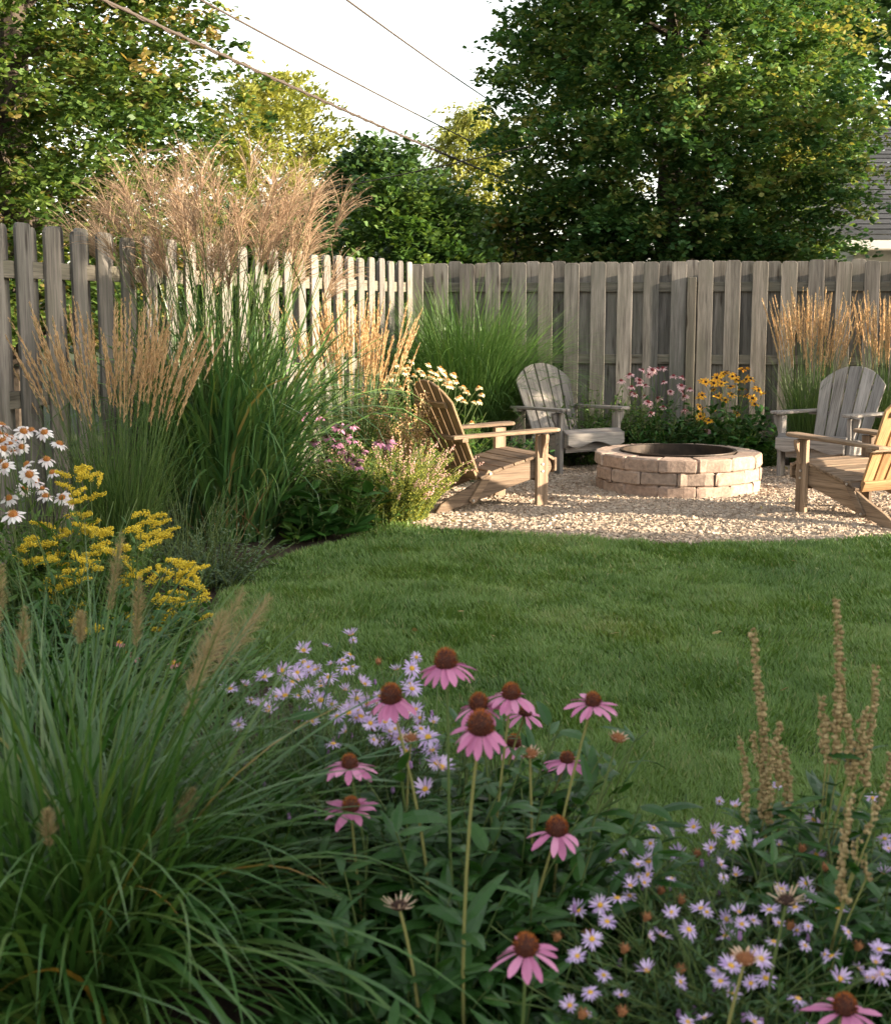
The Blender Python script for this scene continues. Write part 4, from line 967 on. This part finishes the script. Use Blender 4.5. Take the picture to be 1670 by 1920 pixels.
# lilac asters
AL = [(548,97),(450,118),(368,135),(535,150),(385,195),(460,232),(225,232),(155,262),(325,250),(385,285),(545,195),(560,285),(705,205),(755,262),(755,195),(175,315),(215,330),(300,300),(470,330),(540,340),(490,375),(610,400),(520,430),(475,475),(640,330),(690,370),(760,380),(840,395),(820,450),(700,420),(640,465),(850,545),(810,640),(740,500),(790,380),(640,300),(575,375),(400,395),(375,365),(130,405),(300,225),(345,215),(420,200),(510,170),(430,265),(350,300),(265,300),(600,330),(665,395),(730,340),(795,420),(775,350),(580,250),(240,340),(720,455),(690,445),(835,500),(870,560),(560,310),(100,275)]
AR = [(795,965),(865,985),(515,1080),(585,1100),(500,1145),(685,1075),(770,1095),(870,1095),(940,1100),(855,1140),(800,1235),(865,1280),(385,1180),(330,1220),(490,1220),(445,1235),(530,1245),(370,1285),(490,1280),(590,1295),(620,1190),(760,1165),(410,1370),(285,1410),(590,1440),(715,1425),(880,1440),(825,1470),(940,1475),(820,1545),(550,1540),(495,1545),(665,1515),(315,1480),(250,1555),(1060,1340),(1190,1370),(1175,1500),(1010,1430),(1330,1555),(1480,1600),(485,1690),(300,1710),(800,1735),(1485,1705),(1395,1685),(155,1840),(660,1910),(945,1910),(1120,1420),(930,1745),(1050,1150),(1400,1025),(1200,1040),(1450,950),(1040,900),(190,1430),(165,1640),(845,1670),(1000,1125),(960,1150),(1430,1720),(770,1690),(450,1290)]
AR_R = [(545,1350),(635,1390),(485,1465),(860,1635),(630,1690),(100,1550),(1150,1170),(230,1540),(700,1190),(390,1600),(1250,1250),(1100,1500),(1390,1590),(210,1880),(380,1870)]
AL_R = [(640,175),(455,260),(620,415),(785,400),(700,360),(350,385),(1040,430)]
_r = np.random.default_rng(77)
for _ in range(28):
    q = AL[int(_r.integers(0, 55))]; AL.append((q[0] + _r.normal() * 26, q[1] + _r.normal() * 20))
for _ in range(400):
    q = (60 + 1460 * _r.random(), 1060 + 840 * _r.random())
    if len(AR) < 98 and q[1] > 1500 - .55 * q[0] and q[1] > 1120 and not (q[0] > 1150 and q[1] > 1760): AR.append(q)
def aster(label, pxs, rust, x0, y0, sc_, hbase, dia, seed, cz, zlim):
    rng = np.random.default_rng(seed)
    def world(c, hh):
        px, py = x0 + c[0] / sc_, y0 + c[1] / sc_
        Z = np.clip(F * (EYE - hh) / max(py - HOR, 1), *zlim); return at(px, py, Z)
    pos = np.array([world(c, hbase + rng.normal() * .03) for c in pxs]); rp = np.array([world(c, hbase - .02 + rng.normal() * .02) for c in rust])
    bx, by = float(np.median(pos[:, 0])), float(np.median(pos[:, 1]))
    root = thing('aster', label, 'aster plant', (bx, by, 0), group='lilac asters')
    mb = MB(); P = stems_to(mb, root, pos, rng, .0013, .16); P2 = stems_to(mb, root, rp, rng, .0013, .16)
    # bushy leafy stems filling the plant
    n = 420; j = rng.integers(0, len(pos), n); tgt = pos[j] + rng.normal(size=(n, 3)) * np.array((.13, .10, .02)); tgt[:, 2] = np.maximum(.08, tgt[:, 2] * (.45 + .5 * rng.random(n)))
    P3 = stems_to(mb, root, tgt, rng, .0014, .2)
    mb.build('stems', M_STEM, root, loc=(bx, by, 0))
    mb = MB(); leafy(mb, P3, rng, 22, .042, .0085, 'lance', (.1, 1.0), (.5, 1.4), (.1, .9), 3, fold=0); leafy(mb, np.concatenate([P, P2]), rng, 9, .03, .006, 'lance', (.3, .97), (.5, 1.3), (.1, .8), 2, fold=0)
    mb.build('foliage', M_LEAFA, root, loc=(bx, by, 0))
    flower_set(root, 'flower', [flower_proto('aster', seed + k, dia) for k in range(5)], pos, (M_LILAC, M_YEL), rng, .62, (.5, 1.12), (0, -.35))
    jb = rng.integers(0, len(P3), 34); bp = P3[jb, -1] + np.array((0, 0, .012))
    for i, p in enumerate(bp):                         # closed lilac buds at the stem tips
        if i == 0:
            mb = MB(); blobs(mb, [(0, 0, 0)], [[.0045, .0045, .0075]], lod=1, jit=.05); blades(mb, np.zeros((12, 3)), np.arange(12) * .53, .5, -.3, .011, .004, K=2, prof='lance'); b0 = o = mb.build('flower_bud', M_PURPB, root)
        else: o = b0.copy(); C.objects.link(o); o.parent = root
        o.location = Vector(tuple(map(float, p))) - Vector((bx, by, 0))
    mb = None
    for i, p in enumerate(rp):
        if i == 0:
            mb = MB(); a, th = np.zeros(14), np.zeros(14); blobs(mb, [(0, 0, 0)], .008, lod=1); blades(mb, np.zeros((16, 3)), np.arange(16) * .9, .5 + .05 * np.arange(16), .3, .014, .003, K=2, prof='thin'); o0 = o = mb.build('dry_seed_head', M_RUST, root)
        else: o = o0.copy(); C.objects.link(o); o.parent = root
        o.location = Vector(tuple(map(float, p))) - Vector((bx, by, 0))
aster('loose patch of pale lilac asters left of the coneflowers', AL, AL_R, 380, 1150, 1.942, .50, .052, 101, 3.2, (2.4, 3.9))
aster('low patch of violet asters with yellow centres in the lower right', AR, AR_R, 1000, 1080, 2.285, .36, .042, 102, 2.4, (1.95, 3.2))

# ---- tan beaded seed spikes at right
def spike_plant(label, bx, Z, spikes, seed):
    root = thing('seed_spike_plant', label, 'seed spikes', (gx(bx, Z)[0], Z, 0), group='tan seed spikes on the right'); rng = np.random.default_rng(seed); loc = tuple(root.location)
    b = np.array(loc)
    st = MB(); Ps = []
    for (x1, y1, x2, y2, wpx) in spikes:
        A, B = at(x1, y1, Z), at(x2, y2, Z + rng.normal() * .02)
        v = np.linspace(0, 1, 6)[:, None]; Q = b + (A - b) * v; Q[:, :2] += (A - b)[:2] * (v ** 2.2 - v)
        Q = np.concatenate([Q, A + (B - A) * np.linspace(.15, 1, 6)[:, None]]); tubes(st, Q[None], .0018, 5); Ps.append(Q[:6])
        L = np.linalg.norm(B - A); n = int(L / .0016); t = np.clip(np.floor(np.arange(n) / 7) * 7 / n + .3 * rng.random(n) / max(1, n / 7), 0, 1); r = wpx / F * Z * .5
        mb = MB(); ph = rng.random(n) * 6.28; rr = r * (.56 - .2 * t) 
        c = A + (B - A) * t[:, None] + np.stack([np.cos(ph) * rr, np.sin(ph) * rr, 0 * t], 1) + .0020 * rng.normal(size=(n, 3)) + np.stack([.006 * np.sin(t * 5 + x1), 0 * t, 0 * t], 1)
        blobs(mb, c, r * (.24 + .34 * rng.random(n)) * (1 - .25 * t), lod=1, jit=.12); mb.build('seed_spike', M_BEAD, root, loc=loc)
    st.build('stems', M_STEMY, root, loc=loc)
    mb = MB(); leafy(mb, np.array(Ps), rng, 12, .12, .03, 'lance', (.05, .98), (.8, 1.5), (.2, .9), 5); mb.build('foliage', M_LEAF, root, loc=loc)
spike_plant('cluster of tan beaded seed spikes right of centre, shorter and left of the tallest', 1440, 2.75, [(1432, 1530, 1416, 1180, 22), (1400, 1530, 1386, 1380, 18), (1440, 1500, 1412, 1370, 18), (1460, 1470, 1457, 1350, 20), (1470, 1530, 1475, 1398, 22), (1442, 1540, 1440, 1400, 20)], 111)
spike_plant('tallest tan beaded seed spikes at the right edge', 1575, 2.7, [(1575, 1420, 1563, 1118, 22), (1555, 1430, 1532, 1300, 20), (1590, 1450, 1582, 1280, 22), (1625, 1470, 1637, 1248, 20), (1610, 1400, 1625, 1330, 20), (1600, 1470, 1605, 1390, 20), (1645, 1520, 1672, 1410, 20), (1550, 1400, 1545, 1345, 20)], 112)
spike_plant('tan beaded seed spike standing nearest, low among the right asters', 1590, 2.35, [(1580, 1690, 1588, 1490, 24), (1605, 1610, 1607, 1570, 18), (1622, 1650, 1623, 1600, 16), (1632, 1560, 1635, 1500, 16)], 113)

# ---- white coneflowers on the left
def cone_clump(name, label, cat, pix, Z, mats, dia, seed, leaf, leafn, leafL, stemn=34, bh=.45, spread=.3, kind='cone', tilt=.5, dz=.1, base=None, toward=(.05, -.25), lw=.3):
    rng = np.random.default_rng(seed); pos = np.array([at(px, py, Z + rng.normal() * dz) for px, py in pix])
    bx, by = (float(pos[:, 0].mean()), float(pos[:, 1].mean())) if base is None else base
    root = thing(name, label, cat, (bx, by, 0))
    mb = MB(); P = stems_to(mb, root, pos, rng, .0019, spread * .4)
    a = rng.random(stemn) * 6.28; r = spread * np.sqrt(rng.random(stemn)); b = np.stack([bx + .4 * r * np.cos(a), by + .4 * r * np.sin(a), 0 * a], 1)
    P2 = centre(b, a, .1 + spread * 1.1 * rng.random(stemn), .3 * rng.random(stemn), bh * (.6 + .5 * rng.random(stemn)), 5); tubes(mb, P2, .0022, 4)
    mb.build('stems', M_STEM, root, loc=(bx, by, 0))
    mb = MB(); leafy(mb, P2, rng, leafn, leafL, leafL * lw, 'lance', (.05, 1), (.5, 1.4), (.2, 1.1), 4); leafy(mb, P, rng, max(3, leafn // 3), leafL * .8, leafL * .8 * lw, 'lance', (.05, .8), (.5, 1.3), (.2, 1.1), 4); mb.build('foliage', leaf, root, loc=(bx, by, 0))
    flower_set(root, 'flower', [flower_proto(kind, seed + k, dia) for k in range(3)], pos, mats, rng, tilt, (.8, 1.15), toward)
    return root
def cv(l, x0, y0, s): return [(x0 + a / s, y0 + b / s) for a, b in l]
WL = cv([(20,100),(250,160),(330,150),(465,170),(625,290),(55,210),(120,230),(30,260),(150,260),(230,320),(40,340),(140,370),(60,520),(285,505),(490,455),(555,590),(310,610),(375,680),(260,760),(480,840),(440,760),(750,900),(650,850),(690,830),(95,860),(110,290),(80,300),(10,180),(25,480)], 0, 780, 5.567)
cone_clump('white_coneflower', 'white coneflowers with orange cones at the left edge, above goldenrod', 'coneflower', WL, 6.1, (M_WHITEP, M_CONEO), .084, 121, M_LEAFM, 9, .13, 40, .55, .35, tilt=.65, dz=.18)
cone_clump('white_coneflower', 'single pinkish white coneflower on a thin stem at the left edge, lower than the rest', 'coneflower', [(25, 965)], 5.0, (M_WHITEP, M_CONEO), .098, 122, M_LEAFM, 5, .1, 8, .3, .15, dz=.02, toward=(.05, -.5), tilt=.1)
CR = cv([(570,400),(790,440),(130,555),(360,440),(440,480),(510,470),(490,540),(590,580),(350,565),(300,610),(210,660),(290,750),(415,740),(520,640),(660,510),(720,560),(790,590),(850,620),(940,480),(960,510),(1000,560),(900,560),(820,530),(1120,570),(1150,660),(1050,650),(1000,690),(1080,720),(930,620),(1240,740),(1290,800),(1200,860),(1250,920),(1170,880),(1440,740),(1480,830),(1450,920),(1380,930),(660,830),(750,1040),(640,690),(1350,1200),(1000,620),(1040,710)], 690, 620, 6.958)
cone_clump('cream_coneflower', 'cream white coneflowers behind the brown chair, before the green grass mound', 'coneflower', CR, 10.95, (M_CREAM, M_CONEO), .078, 123, M_LEAFM, 8, .12, 40, .62, .42, tilt=.35, dz=.16, toward=(.25, -.1))
PK = cv([(370,280),(440,230),(545,190),(625,190),(670,180),(712,175),(600,225),(645,205),(520,275),(570,320),(455,330),(455,380),(520,305),(720,290),(800,240),(870,250),(865,320),(870,370),(890,410),(775,370),(675,425),(560,405),(605,460),(605,490),(715,495),(615,545),(890,525),(935,350),(1070,695),(590,455),(480,390)], 1080, 650, 4.395)
cone_clump('red_white_coneflower', 'pale pink coneflowers with dark red cones against the back fence', 'coneflower', PK, 12.25, (M_PALEP, plain('crimson cone', (.16, .02, .025), .6)), .086, 124, M_LEAF, 8, .13, 46, .62, .5, tilt=.5, dz=.15)
RD = cv([(1365,185),(1390,180),(1240,205),(1225,220),(1155,255),(1175,245),(1040,285),(1065,290),(1110,290),(1130,300),(1195,305),(1220,290),(1285,245),(1310,240),(1340,285),(1355,290),(1400,270),(1435,265),(1295,325),(1270,330),(1370,350),(1130,355),(1170,405),(1150,410),(1225,440),(1280,395),(1370,405),(1395,400),(1500,360),(1530,385),(1485,345),(1450,425),(1455,470),(1470,475),(1035,400),(1015,420),(1040,510),(1015,495),(1125,525),(1320,550),(1020,575),(1040,565),(1090,610),(1000,590),(1210,225),(1320,270)], 1080, 650, 4.395)
cone_clump('black_eyed_susan', 'golden yellow black eyed susans against the back fence', 'yellow flowers', RD, 12.15, (M_GOLDP, M_CONEB), .088, 125, M_LEAF, 8, .13, 50, .62, .5, kind='rud', tilt=.6, dz=.15, toward=(0, -.45), lw=.42)
DKC = cv([(575,345),(690,330),(640,430),(695,470),(560,490),(580,520),(660,590),(720,650),(780,570),(660,620),(540,500),(740,700),(200,250),(270,210),(370,250),(465,440),(340,480),(460,640),(940,490),(1010,490),(590,560)], 520, 730, 4.912)
cone_clump('purple_coneflower', 'dusky purple coneflowers with dark cones left of the yellowish bush', 'coneflower', DKC, 8.7, (M_PURPLE, M_CONEB), .10, 126, M_LEAFM, 10, .11, 50, .5, .4, tilt=.45, dz=.12)

# ---- goldenrod
def goldenrod(label, pix, Z, seed, stemn=26, bh=.5):
    rng = np.random.default_rng(seed); pos = [at(px, py, Z + rng.normal() * .12) for px, py, wd in pix]; bx, by = float(np.mean([p[0] for p in pos])), float(np.mean([p[1] for p in pos]))
    root = thing('goldenrod', label, 'goldenrod', (bx, by, 0), group='goldenrods on the left'); loc = (bx, by, 0)
    mb = MB(); P = stems_to(mb, root, np.array(pos), rng, .002, .12)
    a = rng.random(stemn) * 6.28; b = np.stack([bx + .14 * np.cos(a), by + .14 * np.sin(a), 0 * a], 1)
    P2 = centre(b, a, .1 + .5 * rng.random(stemn), .3 * rng.random(stemn), bh * (.6 + .5 * rng.random(stemn)), 5); tubes(mb, P2, .0022, 4); mb.build('stems', M_STEM, root, loc=loc)
    mb = MB(); leafy(mb, np.concatenate([P2[:, :5], P[:, :5]]), rng, 26, .085, .016, 'lance', (.1, 1), (.4, 1.4), (.2, 1.0), 3, fold=0); mb.build('foliage', M_LEAFM, root, loc=loc)
    for (px, py, wd), p in zip(pix, pos):
        mb = MB(); Wm = wd / F * Z
        for k in range(int(2 + rng.integers(0, 3))):
            o = p + np.array((rng.normal() * Wm * .22, rng.normal() * Wm * .25, rng.normal() * Wm * .2)); az = rng.normal() * .7 + (0 if rng.random() < .6 else math.pi)
            Q = centre([o], az, 1.05 + .25 * rng.random(), .75 * rng.random(), Wm * (.5 + .35 * rng.random()), 5, 1.2)[0]
            m = 170; t = rng.random(m) * 4.99; j = t.astype(int); u = (t - j)[:, None]; q = Q[j] * (1 - u) + Q[j + 1] * u
            r = .0076 * (1.15 - .5 * t / 5); blobs(mb, q + rng.normal(size=(m, 3)) * r[:, None] * np.array((.6, .6, .75)), .0023 + .0013 * rng.random(m), lod=0, jit=.25)
            tubes(mb, Q[None], .0012, 4, mat=1)
        mb.build('flower_plume', [M_GROD, M_LEAFM], root, loc=loc)
G1 = [(150,892,52),(170,905,60),(135,925,55),(118,930,40),(110,990,60),(90,1025,60),(75,1020,45),(150,985,50),(165,1010,50),(185,1005,40),(112,1060,45),(95,1045,50),(150,1050,45),(60,1050,40),(130,1005,40)]
G2 = [(265,985,60),(275,1000,65),(245,1020,55),(285,1015,50),(180,1040,50),(205,1030,50),(265,1065,65),(255,1080,60),(275,1090,60),(235,1090,50),(120,1090,55),(150,1085,60),(140,1110,50),(110,1105,45),(170,1060,40),(145,1135,40),(105,1130,35)]
G3 = [(330,1070,50),(350,1075,65),(370,1085,50),(335,1095,50),(365,1130,55),(350,1145,60),(340,1165,60),(280,1140,60),(300,1150,55),(285,1165,65),(310,1175,60),(225,1165,60),(240,1175,55),(275,1190,70),(300,1195,60),(285,1205,60),(125,1160,45),(130,1180,40),(185,1180,35),(320,1155,50)]
goldenrod('greenish yellow goldenrod beneath the white coneflowers', G1, 5.75, 131, 34, .6)
goldenrod('goldenrod in the middle, in front of the tan feather grass', G2, 5.5, 132, 30, .52)
goldenrod('brightest goldenrod, nearest the lawn edge at left', G3, 5.2, 133, 26, .42)

# ---- bushes and low plants of the beds
def bush(name, label, cat, px, Z, n, hgt, spread, leafL, leafW, per, mat, seed, rad=.15, **k):
    return leafy_plant(name, label, cat, gx(px, Z)[0], Z, n, hgt, spread, leafL, leafW, per, mat, seed, rad, **k)
r1, P1, g1 = bush('yellow_bush', 'fluffy sunlit yellow green bush at the corner of gravel and lawn', 'bush', 724, 8.95, 620, .54, .62, .021, .013, 74, M_YBUSH, 141, .24, K=2, fold=0, flop=(.3, .95))
mb = MB(); tw = P1[g1.random(len(P1)) < .25][:, -2:]; q = (tw[:, :1] + (tw[:, 1:] - tw[:, :1]) * (np.linspace(0, 1.6, 14)[None, :, None])).reshape(-1, 3) + g1.normal(size=(len(tw) * 14, 3)) * .007
blobs(mb, q, .0055, lod=0, jit=.3); mb.build('pinkish_flower_spikes', petalmat('faded pink floret', [(.5, .3, .25), (.6, .4, .33)]), r1, loc=tuple(r1.location))
r2, P2, g2 = bush('spent_salvia', 'yellowish spent flower spikes between the pale feather grass and brown chair', 'perennial', 752, 9.75, 46, .84, .26, .045, .012, 26, M_YBUSH, 142, .14, K=2, fold=0, stem=M_STEMY)
mb = MB(); q = P2[:, 3:].reshape(-1, 3); q = np.repeat(q, 16, 0) + g2.normal(size=(len(q) * 16, 3)) * np.array((.012, .012, .04)); blobs(mb, q, .007, lod=0, jit=.3); mb.build('dry_flower_spikes', M_PLUME, r2, loc=tuple(r2.location))
bush('hosta', 'glossy dark broad leaved plant by the lawn edge under the maiden grass', 'perennial', 600, 8.35, 30, .42, .9, .19, .085, 5, M_LEAF, 143, .2, K=6, prof='oval', th=(.7, 1.4))
bush('small_hosta', 'small bright green broad leaved plant at the lawn edge, left of dark one', 'perennial', 540, 8.1, 6, .16, .8, .10, .055, 3, M_LEAFM, 144, .04, K=5, prof='oval', th=(.6, 1.3))
bush('catmint', 'low grey green catmint by the lawn edge right of goldenrod', 'perennial', 395, 6.85, 110, .34, 1.0, .035, .013, 20, M_GREY, 145, .16, K=2, fold=0, flop=(.2, .9))
bush('dark_bush', 'dark fine leaved bush left of the yellow bush at the lawn edge', 'bush', 668, 8.75, 150, .40, .9, .04, .014, 20, M_LEAFM, 146, .2, K=2, fold=0)
bush('purple_bed_plant', 'dark leafy perennial under the dusky purple coneflowers', 'perennial', 610, 8.8, 110, .55, .6, .09, .022, 14, M_LEAFM, 147, .3, K=3)
bush('fence_shrub', 'dark green small leaved shrub with white dots right of grey chair', 'shrub', 1125, 12.35, 150, .75, .6, .06, .024, 18, M_LEAFM, 148, .34, K=3, th=(.5, 1.5))
bush('fence_shrub', 'dark shrub directly behind the fire pit below pink coneflowers', 'shrub', 1235, 12.3, 140, .5, .7, .09, .034, 14, M_LEAF, 149, .38, K=4)
bush('fence_shrub', 'dark broad leaved shrub behind the fire pit below yellow flowers', 'shrub', 1360, 12.2, 120, .5, .7, .13, .065, 9, M_LEAF, 150, .38, K=4, prof='oval')
bush('fence_shrub', 'bright green low shrub left of the bluish chair', 'shrub', 1432, 12.1, 60, .30, .8, .05, .022, 14, M_SHRUBL, 151, .15, K=3)
bush('fence_shrub', 'dark leafy plant behind the brown chair seat', 'shrub', 905, 11.3, 130, .42, .8, .09, .03, 12, M_LEAF, 152, .36, K=4)
bush('fence_shrub', 'leafy green plant behind the backrest of the brown chair', 'shrub', 800, 10.9, 110, .55, .6, .09, .024, 14, M_LEAFM, 153, .32, K=3)
bush('fence_shrub', 'dark shrub behind the bluish chair at the back fence', 'shrub', 1590, 12.55, 110, .5, .7, .1, .04, 12, M_LEAF, 154, .36, K=3)
bush('fence_shrub', 'green leafy shrub between the left fence and maiden grass', 'shrub', 372, 9.4, 90, 1.15, .35, .14, .04, 14, M_LEAF, 155, .2, K=4)
bush('weedy_plant', 'green leafy weeds under the white coneflowers at far left', 'perennial', 40, 5.6, 90, .5, .7, .11, .022, 14, M_LEAFM, 156, .3, K=3)
bush('weedy_plant', 'dark leafy plants between goldenrod and fountain grass at left', 'perennial', 130, 4.75, 110, .42, .8, .1, .03, 12, M_LEAF, 157, .34, K=4)
bush('weedy_plant', 'mixed green leaves beside the lawn under the brightest goldenrod', 'perennial', 300, 4.6, 80, .34, .9, .09, .022, 12, M_LEAFM, 158, .26, K=3)
bush('weedy_plant', 'wispy greyish stems in front of the maiden grass base', 'perennial', 330, 7.3, 70, .55, .6, .06, .006, 16, M_GREY, 159, .16, K=2, fold=0)
bush('weedy_plant', 'dark leaves at the far right edge under the seed spikes', 'perennial', 1640, 2.6, 60, .4, .6, .11, .03, 12, M_LEAF, 160, .16, K=5)
bush('weedy_plant', 'low green leaves between coneflowers and violet asters', 'perennial', 1130, 2.75, 50, .26, .9, .07, .02, 12, M_LEAFM, 161, .16, K=4)
RF = [(340,1245),(325,1243),(240,1225),(225,1205),(250,1235)]
cone_clump('pink_flowers', 'few small pink red flowers below the goldenrod at left', 'small flowers', RF, 4.4, (petalmat('rose petal', [(.55, .16, .2), (.65, .35, .36)]), M_YEL), .045, 171, M_LEAFM, 8, .08, 20, .3, .2, dz=.03)
def litter():
    rng = np.random.default_rng(500)
    M = petalmat('dry fallen leaf', [(.22, .12, .05), (.34, .2, .09), (.3, .24, .08)], .15)
    first = None
    for i in range(26):
        if i < 16: a = rng.random() * 6.28; r = 2.5 * math.sqrt(rng.random()); x, y, z = CIR[0] + r * math.cos(a), CIR[1] + r * math.sin(a), .034
        else: y = 4.2 + 3.6 * rng.random(); x = (rng.random() * 1.25 - .25) * .3 * y; z = .055
        if y > 11.9 or math.hypot(x - 1.81, y - 10.56) < .7: continue
        if first is None:
            mb = MB(); blades(mb, [(-.02, 0, 0)], 0.0, 1.35, .5, .045, .026, K=5, prof='maple', fold=.25); o = first = mb.build('fallen_leaf', M)
        else: o = first.copy(); C.objects.link(o)
        o.location = (x, y, z); o.rotation_euler = (rng.normal() * .4, rng.normal() * .4, rng.random() * 6.28)
        tag(o, 'small dry brown fallen leaf lying on the gravel' if i < 16 else 'small dry brown fallen leaf lying on the lawn', 'leaf', 'fallen leaves on the gravel' if i < 16 else 'fallen leaves on the lawn')
litter()
